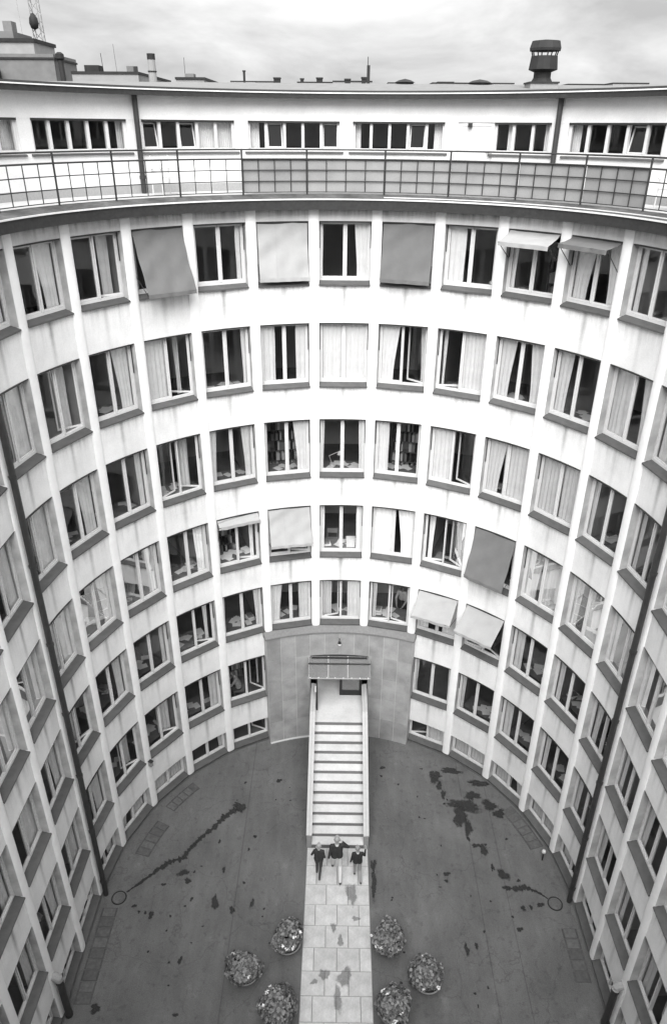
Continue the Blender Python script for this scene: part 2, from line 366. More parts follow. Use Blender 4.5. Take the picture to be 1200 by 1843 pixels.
# spandrels, frieze, plinth
for row in range(1, 8):
    for b in range(-NB, NB+1):
        if row >= 6 and abs(b) <= 1: continue
        zt_f = SILLB[row-1] if row > 1 else None
        if row == 1:
            mb = MB().sweep([(0.03, HEAD[1]), (0.30, HEAD[1]), (0.30, 18.86), (0.03, 18.86)], b-0.5, b+0.5, 6)
            part('frieze_panel', mb, M_FRIEZE, bld)
        else:
            t0, t1 = b-0.5, b+0.5
            if row == 5 and abs(b) <= 1: pass
            mb = MB().sweep([(0.03, HEAD[row]), (0.31, HEAD[row]), (0.31, FB[row-1]-0.02), (0.03, SILLB[row-1]-0.004)], t0, t1, 6)
            part('spandrel', mb, M_SPAN, bld)
for b in range(-NB, NB+1):
    if abs(b) <= 1: continue
    mb = MB().sweep([(0.0, 0.0), (0.31, 0.0), (0.31, FB[7]-0.02), (0.0, SILLB[7]-0.004)], b-0.5, b+0.5, 4)
    part('plinth_panel', mb, M_SILL, bld)
# pillars, each with a softly rounded face
for i in range(-NB, NB+2):
    t = i-0.5; hw = 0.5-HWB; zb = 0.10
    if abs(t) < 1.0: zb = U(6.93)
    elif abs(t) < 2.0: zb = U(6.93)
    mb = MB(); n = 6; m = len([0])
    lo, hi = [], []
    ring = []
    for j in range(n+1):
        a = -1+2*j/n; ring.append((t+a*hw, -0.025+0.030*abs(a)**2.6))
    pl = [plan(tt, rr) for tt, rr in ring] + [plan(t+hw, 0.33), plan(t-hw, 0.33)]
    mb.prism(pl, zb, 18.86)
    part('pillar', mb, M_PILLAR, bld)
    if 1.0 < abs(t) < 2.0:
        # below the fifth row the same pillar runs down behind the edge of the granite
        sgn = 1 if t > 0 else -1
        pl = [plan(t-sgn*hw, 0.0), plan(t+sgn*0.10*hw, -0.02), plan(t+sgn*hw, 0.0), plan(t+sgn*hw, 0.33), plan(t-sgn*hw, 0.33)]
        mb = MB().prism(pl, 0.10, zb-0.003); part('pillar', mb, M_PILLAR, bld)

# floor slabs, ceilings, back walls, partitions of the rooms behind
for row in range(1, 8):
    top = FLOOR[row]; ceil = HEAD[row]+0.10
    below = HEAD[row+1]+0.10 if row < 7 else FLOOR[7]-0.2
    spans = [(-NB-0.5, NB+0.5)] if row <= 6 else [(-NB-0.5, -1.5), (1.5, NB+0.5)]
    if row == 6: spans = [(-NB-0.5, -1.5), (1.5, NB+0.5)]
    for a, b in spans:
        mb = MB().sweep([(0.315, below), (4.6, below), (4.6, top), (0.315, top)], a, b, int((b-a)*3))
        part('floor_slab', mb, M_FLOOR, bld)
        mb = MB().sweep([(0.315, ceil-0.012), (4.6, ceil-0.012), (4.6, ceil-0.004), (0.315, ceil-0.004)], a, b, int((b-a)*3))
        part('ceiling', mb, M_CEIL, bld)
        mb = MB().sweep([(4.5, top+0.003), (4.62, top+0.003), (4.62, ceil-0.015), (4.5, ceil-0.015)], a, b, int((b-a)*3))
        part('corridor_wall', mb, M_ROOM, bld)
    rr = random.Random(row*11)
    t = -NB-0.5
    while t <= NB+0.5:
        if not (row >= 6 and abs(t) < 1.4):
            x0, y0 = plan(t, 0.34); x1, y1 = plan(t, 4.49); h = heading(t)
            dx, dy = math.cos(h)*0.05, -math.sin(h)*0.05
            mb = MB().prism([(x0-dx, y0-dy), (x0+dx, y0+dy), (x1+dx, y1+dy), (x1-dx, y1-dy)], top+0.003, ceil-0.015)
            part('partition', mb, M_ROOM, bld)
        t += rr.choice((1, 2, 2))

# plain unseen walls carry the arms on; the rear one is added for shade
_ye = plan(NB+0.5)[1]
for sx in (-1, 1):
    part('side_wall', MB().box(min(sx*RAD, sx*(RAD+.3)), max(sx*RAD, sx*(RAD+.3)), -14.6, _ye-0.02, 0, 19.1), M_PILLAR, bld)
part('rear_shade_wall', MB().box(-RAD-.3, RAD+.3, -14.9, -14.61, 0, 16.0), M_FARL, bld)

# ------------------------------------------------------------------ court windows
WW = 2*RAD*math.sin(HW)                       # clear width
FY0, FY1 = REV-0.02, REV+0.06
cache = {}
def window_meshes(h):
    key = round(h, 3)
    if key in cache: return cache[key]
    x = WW/2+0.012; d = {}
    fr = MB()
    fr.box(-x, x, FY0, FY1, -0.02, 0.055); fr.box(-x, x, FY0, FY1, h-0.055, h+0.01)
    fr.box(-x, -x+0.065, FY0, FY1, 0.055, h-0.055); fr.box(x-0.065, x, FY0, FY1, 0.055, h-0.055)
    d['frame'] = fr.mesh('window', M_FRAME)
    d['mullion'] = MB().box(-0.018, 0.018, FY0-0.012, FY1, 0.0555, h-0.0555).mesh('mullion', M_FRAME)
    sw = x-0.065-0.020; sh0, sh1 = 0.06, h-0.06; bt = 0.036
    for sgn, nm in ((1, 'sashL'), (-1, 'sashR')):
        a, b = (0.003, sw) if sgn > 0 else (-sw, -0.003)
        m = MB(); m.box(a, b, 0.004, 0.045, sh0, sh0+bt+0.01); m.box(a, b, 0.004, 0.045, sh1-bt, sh1)
        m.box(a, a+bt, 0.004, 0.045, sh0+bt+0.01, sh1-bt); m.box(b-bt, b, 0.004, 0.045, sh0+bt+0.01, sh1-bt)
        d[nm] = m.mesh('sash', M_FRAME)
        d[nm+'p'] = MB().poly([(a+bt-0.004, 0.024, sh0+bt+0.006), (b-bt+0.004, 0.024, sh0+bt+0.006), (b-bt+0.004, 0.024, sh1-bt+0.004), (a+bt-0.004, 0.024, sh1-bt+0.004)]).mesh('pane', M_GLASS)
    s = MB(); xx = WW/2+0.004
    prof = [(FY0-0.002, -0.006), (-0.03, -DROP+0.026), (-0.03, -DROP-0.012), (-0.012, -DROP-0.012), (-0.006, -DROP+0.002), (FY0-0.002, -0.030)]
    k = 0
    for sx in (-xx, xx): s.v += [(sx, y, z) for y, z in prof]
    n = len(prof)
    for j in range(n): q = (j+1) % n; s.f.append((j, q, n+q, n+j))
    s.f.append(tuple(range(n))); s.f.append(tuple(range(2*n-1, n-1, -1)))
    d['sill'] = s.mesh('sill', M_SILL)
    d['arm'] = MB().box(-0.009, 0.009, -0.012, 0.012, h*0.55, h*0.985).mesh('awning_guide', M_DARK)
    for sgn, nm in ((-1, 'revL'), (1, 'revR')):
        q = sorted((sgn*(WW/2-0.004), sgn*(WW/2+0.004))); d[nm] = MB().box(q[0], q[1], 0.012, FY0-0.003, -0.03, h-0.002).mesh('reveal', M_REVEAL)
    d['headslot'] = MB().box(-WW/2+0.006, WW/2-0.006, 0.035, FY0-0.004, h-0.034, h-0.003).mesh('head_shadow_slot', M_DARK)  # awning slot strip, painted dark to draw the shadow under the head
    cache[key] = d; return d
curts = {}
def curtain_mesh(wd, h, side, v):
    wd = max(0.06, round(wd/0.05)*0.05); key = (wd, round(h, 3), side, v)
    if key in curts: return curts[key]
    rr = random.Random(hash((wd, v)) & 0xffff); mb = MB(); mb.smooth = True
    nf = max(2, int(wd/0.115)); nx = nf*6; nz = 7; ph = rr.random()*6
    pinch = rr.choice((1.0, 0.92, 0.8, 0.7)) if wd < 0.6 else 1.0
    for i in range(nz+1):
        f = i/nz; z = h-0.03-(h+0.08)*f
        ww = wd*(1+(pinch-1)*math.sin(f*1.6))
        for j in range(nx+1):
            u = j/nx
            a = 0.019*math.sin(u*nf*2*math.pi+ph)+0.008*math.sin(u*nf*3.3+ph*2+f*1.2)
            mb.v.append((side*(WW/2-0.055-u*ww+0.006*math.sin(7*f+u*9)), 0.02*u+a*(0.6+0.4*f), z))
    for i in range(nz):
        for j in range(nx):
            k = i*(nx+1)+j; mb.f.append((k, k+1, k+nx+2, k+nx+1))
    curts[key] = mb.mesh('curtain', M_CURT); return curts[key]
# (left curtain, right curtain, left sash angle, right sash angle)
WIN = {
 1: {-6:(.1,.35,0,0),-5:(0,.4,0,0),-4:(.06,.22,0,12),-3:(.1,.1,0,0),-2:(0,.12,0,0),-1:(.2,.2,0,0),0:(.05,.27,0,0),1:(.2,.2,0,0),2:(.33,0,0,0),3:(.12,0,0,0),4:(.38,.3,0,0),5:(.1,0,0,0),6:(.2,.2,0,0)},
 2: {-7:(0,.4,0,0),-6:(.1,.5,0,0),-5:(.05,.3,0,28),-4:(0,.35,0,0),-3:(.45,.1,0,42),-2:(0,.1,0,0),-1:(.28,.2,0,0),0:(.49,.5,0,0),1:(.4,.15,0,30),2:(.08,.5,24,0),3:(.3,.3,0,0),4:(.28,0,0,0),5:(.4,.35,0,0),6:(.4,0,0,0)},
 3: {-7:(0,.4,0,0),-6:(0,.45,0,0),-5:(0,.35,0,0),-4:(.05,.15,0,0),-3:(.15,.25,20,42),-2:(.17,.22,0,0),-1:(.05,.3,0,0),0:(.06,.12,0,0),1:(.25,0,0,0),2:(.46,.12,0,25),3:(.38,.55,0,0),4:(.47,.45,0,0),5:(.12,0,0,0),6:(.1,0,0,0),7:(.1,.1,0,0)},
 4: {-8:(0,.3,0,0),-7:(.1,.35,0,0),-6:(0,.35,0,0),-5:(0,.3,0,0),-4:(0,.18,0,0),-3:(0,.25,0,0),-2:(0,.12,0,16),-1:(.05,.05,0,14),0:(.08,.12,0,0),1:(.47,.4,0,0),2:(.15,.3,14,30),3:(.1,.1,0,0),4:(.38,.48,0,0),5:(.2,.5,0,0),6:(.12,.05,0,0),7:(.1,0,0,0)},
 5: {-9:(0,.2,0,0),-8:(0,.4,0,0),-7:(.05,.3,0,0),-6:(0,.35,0,20),-5:(0,.25,0,0),-4:(0,.1,0,0),-3:(0,.1,0,25),-2:(.06,.15,0,0),-1:(.28,.25,0,0),0:(.25,.28,18,0),1:(.1,.08,8,14),2:(.3,.35,0,0),3:(.1,.1,8,20),4:(.2,.05,0,0),5:(.15,0,0,0),6:(.2,.1,0,35),7:(.1,0,0,0),8:(.15,0,0,0)},
 6: {-10:(0,.2,0,0),-9:(0,.2,0,0),-8:(.05,.3,0,0),-7:(0,.4,0,0),-6:(.1,.35,0,0),-5:(.12,.3,0,26),-4:(0,.28,0,30),-3:(0,.2,0,0),-2:(0,.05,0,55),2:(.08,.06,0,0),3:(.1,0,0,0),4:(.2,0,0,0),5:(.15,0,0,0),6:(.15,0,0,0),7:(.15,0,0,20),8:(.1,0,0,0)},
 7: {-4:(.48,.48,0,0),-3:(0,.1,0,0),-2:(0,0,0,48),-5:(.4,.45,0,0),-6:(.2,.3,0,0),2:(0,.46,24,0),3:(.5,.5,0,0),4:(.5,.3,0,0),5:(.5,.5,0,0),6:(.3,.2,0,0),7:(0,.1,0,0)},
}
WM = {}
rw = random.Random(5)
for row in range(1, 8):
    h = HEAD[row]-FB[row]; d = window_meshes(h); hx = WW/2+0.012-0.065
    for b in range(-NB, NB+1):
        if row >= 6 and abs(b) <= 1: continue
        x0, y0 = plan(b-HWB); x1, y1 = plan(b+HWB)
        ang = math.atan2(y1-y0, x1-x0)
        M = Matrix.Translation(((x0+x1)/2, (y0+y1)/2, FB[row])) @ Matrix.Rotation(ang, 4, 'Z'); WM[row, b] = M
        wn = link('window', d['frame'], bld, M)
        cfg = WIN[row].get(b) or (rw.choice((0, .1, .2, .4)), rw.choice((0, .1, .3, .45)), 0, rw.choice((0, 0, 0, 25)))
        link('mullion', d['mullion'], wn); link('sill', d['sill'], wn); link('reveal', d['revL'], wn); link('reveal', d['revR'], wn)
        if row < 7: link('head_shadow_slot', d['headslot'], wn)
        for nm, sx, a in (('sashL', -1, R_(cfg[2])), ('sashR', 1, -R_(cfg[3]))):
            T = Matrix.Translation((sx*hx, FY0+0.012, 0)) @ Matrix.Rotation(a, 4, 'Z')
            link('sash', d[nm], wn, T); link('pane', d[nm+'p'], wn, T)
        for sx in (-1, 1):
            if row < 7 and abs(b) <= 4: link('awning_guide', d['arm'], wn, Matrix.Translation((sx*(WW/2-0.016), 0.165, 0)))
        for side, f, o in ((-1, cfg[0], cfg[2]), (1, cfg[1], cfg[3])):
            if f > 0:
                link('curtain', curtain_mesh(f*WW, h, side, rw.randint(0, 2)), wn, Matrix.Translation((0, 0.305 if o < 5 else 0.56+0.25*(o > 30), 0)))

# ------------------------------------------------------------------ eaves, terrace, penthouse (parts of the building)
TE = 19.21
A0, A1 = -NB-0.5, NB+0.5
part('terrace_slab', MB().sweep([(-0.30, 18.865), (2.0, 18.865), (2.0, TE-0.012), (0.30, TE-0.012), (-0.30, 19.10)], A0, A1, 120), M_FASCIA, bld)
part('terrace_roofing', MB().sweep([(-0.295, 19.103), (0.02, 19.15), (0.28, TE-0.006), (0.28, TE-0.002), (0.02, 19.157), (-0.295, 19.112)], A0, A1, 120), M_ROOFING, bld)
part('terrace_deck', MB().sweep([(0.285, TE-0.010), (1.70, TE-0.010), (1.70, TE), (0.285, TE)], A0, A1, 120), M_DECK, bld)
part('gutter_edge', MB().sweep([(-0.33, 19.105), (-0.302, 19.105), (-0.302, 19.137), (-0.33, 19.137)], A0, A1, 120), M_GUTTER, bld)
part('gutter_edge', MB().sweep([(-0.10, 19.150), (-0.085, 19.150), (-0.085, 19.172), (-0.10, 19.172)], 0.6, A1, 60), M_GUTTER, bld)
PR = U(2.3); WB, WT, EV = 20.22, 20.93, 21.456
tb = lambda deg: R_(deg)/BAY
openings = []                                 # (deg0, deg1, panes, tilts)
for c, n in ((-9.35, 5), (9.3, 5), (-28.05, 5), (-46.9, 5), (47.0, 5), (-65.5, 5), (65.6, 5), (-84, 5), (84, 5)):
    openings.append((c-8.15, c+8.15, n))
openings.append((26.1, 35.93, 3))
openings.sort()
def band(name, z0, z1, a, b, m, r0=0.0):
    part(name, MB().sweep([(PR+r0, z0), (PR+0.22, z0), (PR+0.22, z1), (PR+r0, z1)], tb(a), tb(b), max(2, int((b-a)/2))), m, bld)
edge = math.degrees(BAY)*(NB+0.5)
band('penthouse_wall', 21.0-0.07, EV+0.1, -edge, edge, M_PENT)
band('penthouse_wall', TE+0.20, WB, -edge, 19.78, M_PENT); band('penthouse_wall', TE+0.20, WB, 26.1, edge, M_PENT)
band('penthouse_plinth', TE+0.002, TE+0.20, -edge, 19.78, M_PARA, -0.012); band('penthouse_plinth', TE+0.002, TE+0.20, 26.1, edge, M_PARA, -0.012)
prev = -edge
for a, b, n in openings:
    if abs(a-26.1) < 0.1: prev = b; band('penthouse_wall', WB, WT, 17.45, 19.78, M_PENT); continue
    band('penthouse_wall', WB, WT, prev, a if abs(a-9.3+8.15) > 30 or a < 25 else a, M_PENT); prev = b
band('penthouse_wall', WB, WT, prev, edge, M_PENT)
TILT = {(-28.05, 0): 1, (-28.05, 2): 1, (-9.35, 1): 2, (-9.35, 4): 2, (9.3, 3): 2, (47.0, 3): 1}
for a, b, n in openings:
    c = round((a+b)/2, 2); h = heading(tb(c))
    x0, y0 = plan(tb(a), PR+0.10); x1, y1 = plan(tb(b), PR+0.10); wd = math.hypot(x1-x0, y1-y0)
    # a long shallow bend: each light follows the curve, so the frame is carried round the plan
    wn = part('penthouse_window', MB().sweep([(PR+0.08, WT-0.05), (PR+0.17, WT-0.05), (PR+0.17, WT+0.004), (PR+0.08, WT+0.004)], tb(a), tb(b), 8), M_FRAME, bld)
    part('bottom_rail', MB().sweep([(PR+0.08, WB-0.004), (PR+0.17, WB-0.004), (PR+0.17, WB+0.05), (PR+0.08, WB+0.05)], tb(a), tb(b), 8), M_FRAME, wn)
    part('sill', MB().sweep([(PR-0.05, WB-0.085), (PR+0.004, WB-0.085), (PR+0.079, WB-0.004), (PR+0.079, WB), (PR-0.05, WB-0.055)], tb(a-0.7), tb(b+0.7), 8), M_SILL, wn)
    part('blind_box', MB().sweep([(PR+0.01, WT-0.05), (PR+0.075, WT-0.05), (PR+0.075, WT+0.002), (PR+0.01, WT+0.002)], tb(a), tb(b), 8), M_DARK, wn)
    for i in range(n+1):
        t = tb(a+(b-a)*i/n); x, y = plan(t, PR+0.12); e = 0.02 if i in (0, n) else 0.0
        sgn = 1 if i == 0 else (-1 if i == n else 0)
        m = Matrix.Translation((x, y, 0)) @ Matrix.Rotation(-heading(t), 4, 'Z')
        part('mullion', MB().box(-0.038+0.032*sgn, 0.038+0.032*sgn, -0.05, 0.05, WB+0.0505, WT-0.0505), M_FRAME, wn, m)
    pw = wd/n
    for i in range(n):
        t = tb(a+(b-a)*(i+0.5)/n); x, y = plan(t, PR+0.13)
        m = Matrix.Translation((x, y, WB+0.055)) @ Matrix.Rotation(-heading(t), 4, 'Z')
        tl = TILT.get((c, i), 0); hx = pw/2-0.047; ph = WT-WB-0.11
        if tl: m = m @ Matrix.Rotation(-R_(14 if tl == 1 else 9), 4, 'X')
        f = MB(); f.box(-hx, hx, -0.015, 0.015, 0, 0.03); f.box(-hx, hx, -0.015, 0.015, ph-0.03, ph); f.box(-hx, -hx+0.03, -0.015, 0.015, 0.03, ph-0.03); f.box(hx-0.03, hx, -0.015, 0.015, 0.03, ph-0.03)
        (part('sash', f, M_FRAME, wn, m) if tl else None)
        part('pane', MB().poly([(-hx+0.004, 0, 0.004), (hx-0.004, 0, 0.004), (hx-0.004, 0, ph-0.004), (-hx+0.004, 0, ph-0.004)]), M_GLASS, wn, m)
    def pc(i, side, f):
        t = tb(a+(b-a)*(i+0.5+side*(0.5-f/2))/n); x, y = plan(t, PR+0.30)
        mb = MB(); mb.smooth = True; k = max(12, int(f*40)); wdt = pw*f
        for q in range(2):
            for j in range(k+1): mb.v.append((-wdt/2+wdt*j/k, 0.02*math.sin(j*1.5), WT-0.02 if q else WB-0.1))
        for j in range(k): mb.f.append((j, j+1, k+2+j, k+1+j))
        part('curtain', mb, M_CURT, wn, Matrix.Translation((x, y, 0)) @ Matrix.Rotation(-heading(t), 4, 'Z'))
    if c == -9.35: pc(0, -1, .7); pc(4, 1, .15)
    elif c == 9.3: pc(0, -1, .45); pc(4, 1, .65)
    elif n == 3: pc(0, 1, .4); pc(2, 1, .5)
    elif c == 47.0: pc(0, -1, .5)
    elif c == -46.9: pc(4, 1, .35)
    elif c == -28.05: pc(3, 1, 1.0); pc(4, 1, 1.0)
    elif c == -65.5: pc(4, 1, .6)
# penthouse door
x0, y0 = plan(tb(19.9), PR+0.04); x1, y1 = plan(tb(26.0), PR+0.04)
dm = Matrix.Translation(((x0+x1)/2, (y0+y1)/2, TE)) @ Matrix.Rotation(math.atan2(y1-y0, x1-x0), 4, 'Z'); dw = math.hypot(x1-x0, y1-y0)/2
dr = part('terrace_door', MB().box(-dw-0.02, dw+0.02, -0.01, 0.06, 0.003, WT-TE-0.0), M_FRAME, bld, dm)
fr = MB(); fr.box(-dw+0.05, -dw+0.075, -0.022, -0.012, 0.05, WT-TE-0.06); fr.box(dw-0.075, dw-0.05, -0.022, -0.012, 0.05, WT-TE-0.06); fr.box(-dw+0.075, dw-0.075, -0.022, -0.012, WT-TE-0.085, WT-TE-0.06)
part('door_trim', fr, M_FRAME, dr)
part('door_handle', MB().box(dw-0.16, dw-0.06, -0.07, -0.05, 1.0, 1.025), M_DARK, dr)
part('door_lamp', MB().box(-dw+0.26, -dw+0.36, -0.10, -0.012, 1.60, 1.70), M_DARK, dr)
# penthouse room
part('penthouse_floor', MB().sweep([(PR+0.225, TE-0.2), (PR+4.2, TE-0.2), (PR+4.2, TE-0.05), (PR+0.225, TE-0.05)], A0, A1, 70), M_FLOOR, bld)
part('penthouse_back_wall', MB().sweep([(PR+4.0, TE-0.045), (PR+4.15, TE-0.045), (PR+4.15, 21.44), (PR+4.0, 21.44)], A0, A1, 70), M_ROOM, bld)
for i in range(-5, 6):
    t = tb(i*18.6); x0, y0 = plan(t, PR+0.23); x1, y1 = plan(t, PR+3.99); h = heading(t); dx, dy = math.cos(h)*.05, -math.sin(h)*.05
    part('partition', MB().prism([(x0-dx, y0-dy), (x0+dx, y0+dy), (x1+dx, y1+dy), (x1-dx, y1-dy)], TE-0.045, 21.44), M_ROOM, bld)
# eaves of the penthouse
FR = PR-0.33
part('eaves', MB().sweep([(FR, EV), (PR+0.3, EV+0.02), (PR+0.3, 21.60), (FR, 21.575)], A0, A1, 120), M_FASCIA, bld)
part('gutter_edge', MB().sweep([(FR-0.025, 21.576), (FR, 21.576), (FR, 21.602), (FR-0.025, 21.602)], A0, A1, 120), M_GUTTER, bld)
part('eaves_flashing', MB().sweep([(FR-0.012, 21.604), (FR+0.5, 21.604), (FR+0.5, 21.665), (FR+0.02, 21.652)], A0, A1, 120), M_FASCIA, bld)
# roof from the curved eaves up to a straight ridge
rf = MB(); n = 96; RY, RZ = U(16.0), U(30.49)
for i in range(n+1):
    t = A0+(A1-A0)*i/n; x, y = plan(t, FR+0.45)
    rf.v.append((x, y, 21.668))
    if y > 0: k2 = 2.4; rf.v.append((x*k2, RY, RZ))
    else: rf.v.append((x*2.4, RY+y, RZ))
for i in range(n): rf.f.append((2*i, 2*i+2, 2*i+3, 2*i+1))
b0 = len(rf.v)
rf.v += [(-20.2, RY, RZ), (20.2, RY, RZ), (20.2, RY+6, RZ-1.2), (-20.2, RY+6, RZ-1.2)]; rf.f.append((b0, b0+1, b0+2, b0+3))
roof = part('roof', rf, M_ROOF, bld)

def pipe_at(t, r, z0, z1, rad, sections, name='downpipe'):
    x, y = plan(t, r); o = part(name, MB().tube([(x, y, z0), (x, y, z1)], rad, 12), M_PIPE, bld)
    for z in sections:
        part('pipe_collar', MB().lathe([(rad+0.001, z), (rad+0.014, z), (rad+0.014, z+0.07), (rad+0.001, z+0.07)], (x, y, 0), 12), M_PIPE, o)
        xw, yw = plan(t, 0.02)
        part('pipe_bracket', MB().tube([(x, y, z+0.035), (xw, yw, z+0.035)], 0.012, 6), M_PIPE, o)
    return o
for s_ in (-1, 1):
    pipe_at(s_*6.5, -0.13, 0.0, 18.87, 0.074, [0.6+i*2.25 for i in range(9)])
    pipe_at(s_*8.5, -0.15, 0.0, 1.62, 0.088, [0.03, 1.50])
    x, y = plan(s_*8.5, -0.15); xw, yw = plan(s_*8.5, 0.0)
    part('pipe_elbow', MB().tube([(x, y, 1.62), (x, y, 1.70), ((x+xw)/2, (y+yw)/2, 1.76), (xw, yw, 1.78)], 0.105, 10), M_PARA, bld)
for dg in (-37.1, 37.15):
    t = tb(dg); x, y = plan(t, PR-0.075)
    o = part('downpipe', MB().tube([(x, y, TE+0.01), (x, y, EV+0.02)], 0.068, 12), M_PIPE, bld)
    part('pipe_collar', MB().lathe([(0.069, TE+0.35), (0.085, TE+0.35), (0.085, TE+0.43), (0.069, TE+0.43)], (x, y, 0), 12), M_PIPE, o)

# ------------------------------------------------------------------ portal of granite slabs under the middle bays
PF = -0.24; PT = 1.60; NCOL = 10; PZ = 4.90; rows_z = [0.0, 0.98, 1.96, 2.94, 3.92, PZ]
jb = MB().sweep([(PF+0.012, 0.0), (0.1, 0.0), (0.1, PZ-0.004), (PF+0.012, PZ-0.004)], -PT, tb(-8.65), 10)
part('portal_backing', jb, M_JOINT, bld)
part('portal_backing', MB().sweep([(PF+0.012, 0.0), (0.1, 0.0), (0.1, PZ-0.004), (PF+0.012, PZ-0.004)], tb(8.65), PT, 10), M_JOINT, bld)
part('portal_backing', MB().sweep([(PF+0.012, 3.93), (0.1, 3.93), (0.1, PZ-0.004), (PF+0.012, PZ-0.004)], tb(-8.65)+0.0005, tb(8.65)-0.0005, 10), M_JOINT, bld)
part('portal_backing', MB().sweep([(PF+0.012, 0.0), (0.1, 0.0), (0.1, 2.10), (PF+0.012, 2.10)], tb(-8.65)+0.0005, tb(8.65)-0.0005, 10), M_JOINT, bld)
cols = [-PT+(PT-tb(8.7))*i/3 for i in range(4)] + [tb(-8.7)+2*tb(8.7)*i/4 for i in range(1, 4)] + [tb(8.7)+(PT-tb(8.7))*i/3 for i in range(4)]
for ci in range(len(cols)-1):
    for ri in range(5):
        if 3 <= ci <= 6 and ri in (2, 3): continue
        e = 0.0055
        part('granite_slab', MB().sweep([(PF, rows_z[ri]+0.007), (PF+0.03, rows_z[ri]+0.007), (PF+0.03, rows_z[ri+1]-0.007), (PF, rows_z[ri+1]-0.007)], cols[ci]+e, cols[ci+1]-e, 4), M_GRAN, bld)
part('portal_ledge', MB().sweep([(PF-0.03, PZ), (0.2, PZ), (0.2, SILLB[5]-0.03), (0.0, SILLB[5]-0.03), (PF-0.03, PZ+0.06)], -PT-0.02, PT+0.02, 16), M_LEDGE, bld)
for t in (-1.0, 0.0, 1.0): pass
# entrance recess with a pair of doors
LZ = 13*0.23*S                               # landing level
hwid = 1.08; yb = 8.05; yf = RAD+PF+0.05
part('recess_wall', MB().box(-hwid-0.12, -hwid, 6.86, yb, LZ-0.05, 3.93), M_GRAN, bld)
part('recess_wall', MB().box(hwid, hwid+0.12, 6.86, yb, LZ-0.05, 3.93), M_GRAN, bld)
part('recess_ceiling', MB().box(-hwid, hwid, 7.0, yb, 3.90, 3.94), M_CEIL, bld)
part('vestibule_wall', MB().box(-3.3, 3.3, yb+2.2, yb+2.4, 0, 4.9), M_ROOM, bld)
part('vestibule_floor', MB().box(-3.3, 3.3, yb+0.001, yb+2.2, LZ-0.2, LZ-0.012), M_FLOOR, bld)
for sx in (-1, 1):
    m = Matrix.Translation((sx*0.835, 6.78, LZ)) @ Matrix.Rotation(R_(0 if sx > 0 else -88), 4, 'Z')
    a, b = (0, 0.81) if sx < 0 else (-0.81, 0)
    f = MB(); f.box(a, b, 0, 0.05, 0.012, 0.24); f.box(a, b, 0, 0.05, 1.56, 1.70); f.box(a, a+0.09, 0, 0.05, 0.24, 1.56); f.box(b-0.09, b, 0, 0.05, 0.24, 1.56)
    dl = part('door_leaf', f, M_DARK, bld, m)
    part('door_pane', MB().box(a+0.08, b-0.08, 0.02, 0.028, 0.23, 1.57), M_CGLASS, dl)
    part('door_handle', MB().box((b-0.07) if sx < 0 else (a+0.03), (b-0.03) if sx < 0 else (a+0.07), -0.05, -0.002, 0.85, 1.1), M_GUTTER, dl)
part('door_head', MB().box(-1.0, 1.0, 6.77, 6.86, LZ+1.705, 3.895), M_DARK, bld)
# steel and glass canopy
CB, CF, CZ = RAD+PF, U(7.85), 3.86
cn = empty('entrance_canopy', (0, 0, 0)); tag(cn, 'flat steel and wired glass canopy over the entrance stair', 'canopy')
xb, xf = 1.10, 1.055
pl = lambda u, v: (u*(xb+(xf-xb)*v), CB-0.01-(CB-0.01-CF)*v, CZ+0.05*v)
for i in range(3):
    for j in range(2):
        u0, u1 = [-1, -0.36, 0.28, 1][i]+0.012, [-1, -0.36, 0.28, 1][i+1]-0.012; v0, v1 = [0, .38, 1][j]+0.015, [0, .38, 1][j+1]-0.015
        q = [pl(u0, v0), pl(u1, v0), pl(u1, v1), pl(u0, v1)]
        mb = MB(); mb.v = [Vector(p) for p in q]+[Vector(p)+Vector((0, 0, 0.012)) for p in q]; mb.v = [tuple(p) for p in mb.v]
        mb.f = [(0, 3, 2, 1), (4, 5, 6, 7), (0, 1, 5, 4), (1, 2, 6, 5), (2, 3, 7, 6), (3, 0, 4, 7)]
        part('canopy_pane', mb, M_CGLASS, cn)
for u in (-1, -0.36, 0.28, 1): part('canopy_bar', MB().tube([pl(u, 0), pl(u, 1)], 0.02, 6), M_COPE if abs(u) < 1 else M_PARA, cn)
for v, rr_ in ((0.0, 0.02), (0.38, 0.03), (1.0, 0.028)):
    a = Vector(pl(-1.02, v)); b = Vector(pl(1.02, v)); a.z += 0.03; b.z += 0.03
    part('canopy_rail', MB().tube([a, b], rr_, 8), M_DARK if v != 1.0 else M_PARA, cn)
for i in range(8):
    p = pl(-0.95+1.9*i/7, 1.0); part('canopy_bolt', MB().lathe([(0.0, 0.075), (0.018, 0.07), (0.018, 0.05)], p, 8), M_GUTTER, cn)
# lamp above the portal
lm = empty('portal_lamp', (0.0, CB, 4.62)); tag(lm, 'small globe lamp on a bracket above the granite portal', 'lamp')
part('lamp_bracket', MB().tube([(0, 0, 0.03), (0, -0.12, 0.05), (0, -0.2, 0.0)], 0.014, 6), M_DARK, lm)
part('lamp_socket', MB().lathe([(0.0, 0.03), (0.05, 0.03), (0.06, -0.03), (0.0, -0.03)], (0, -0.2, 0), 10), M_DARK, lm)
mb = MB().lathe([(0.0, -0.03), (0.05, -0.035), (0.068, -0.08), (0.05, -0.125), (0.0, -0.145)], (0, -0.2, 0), 12); mb.smooth = True; part('lamp_globe', mb, M_BULB, lm)

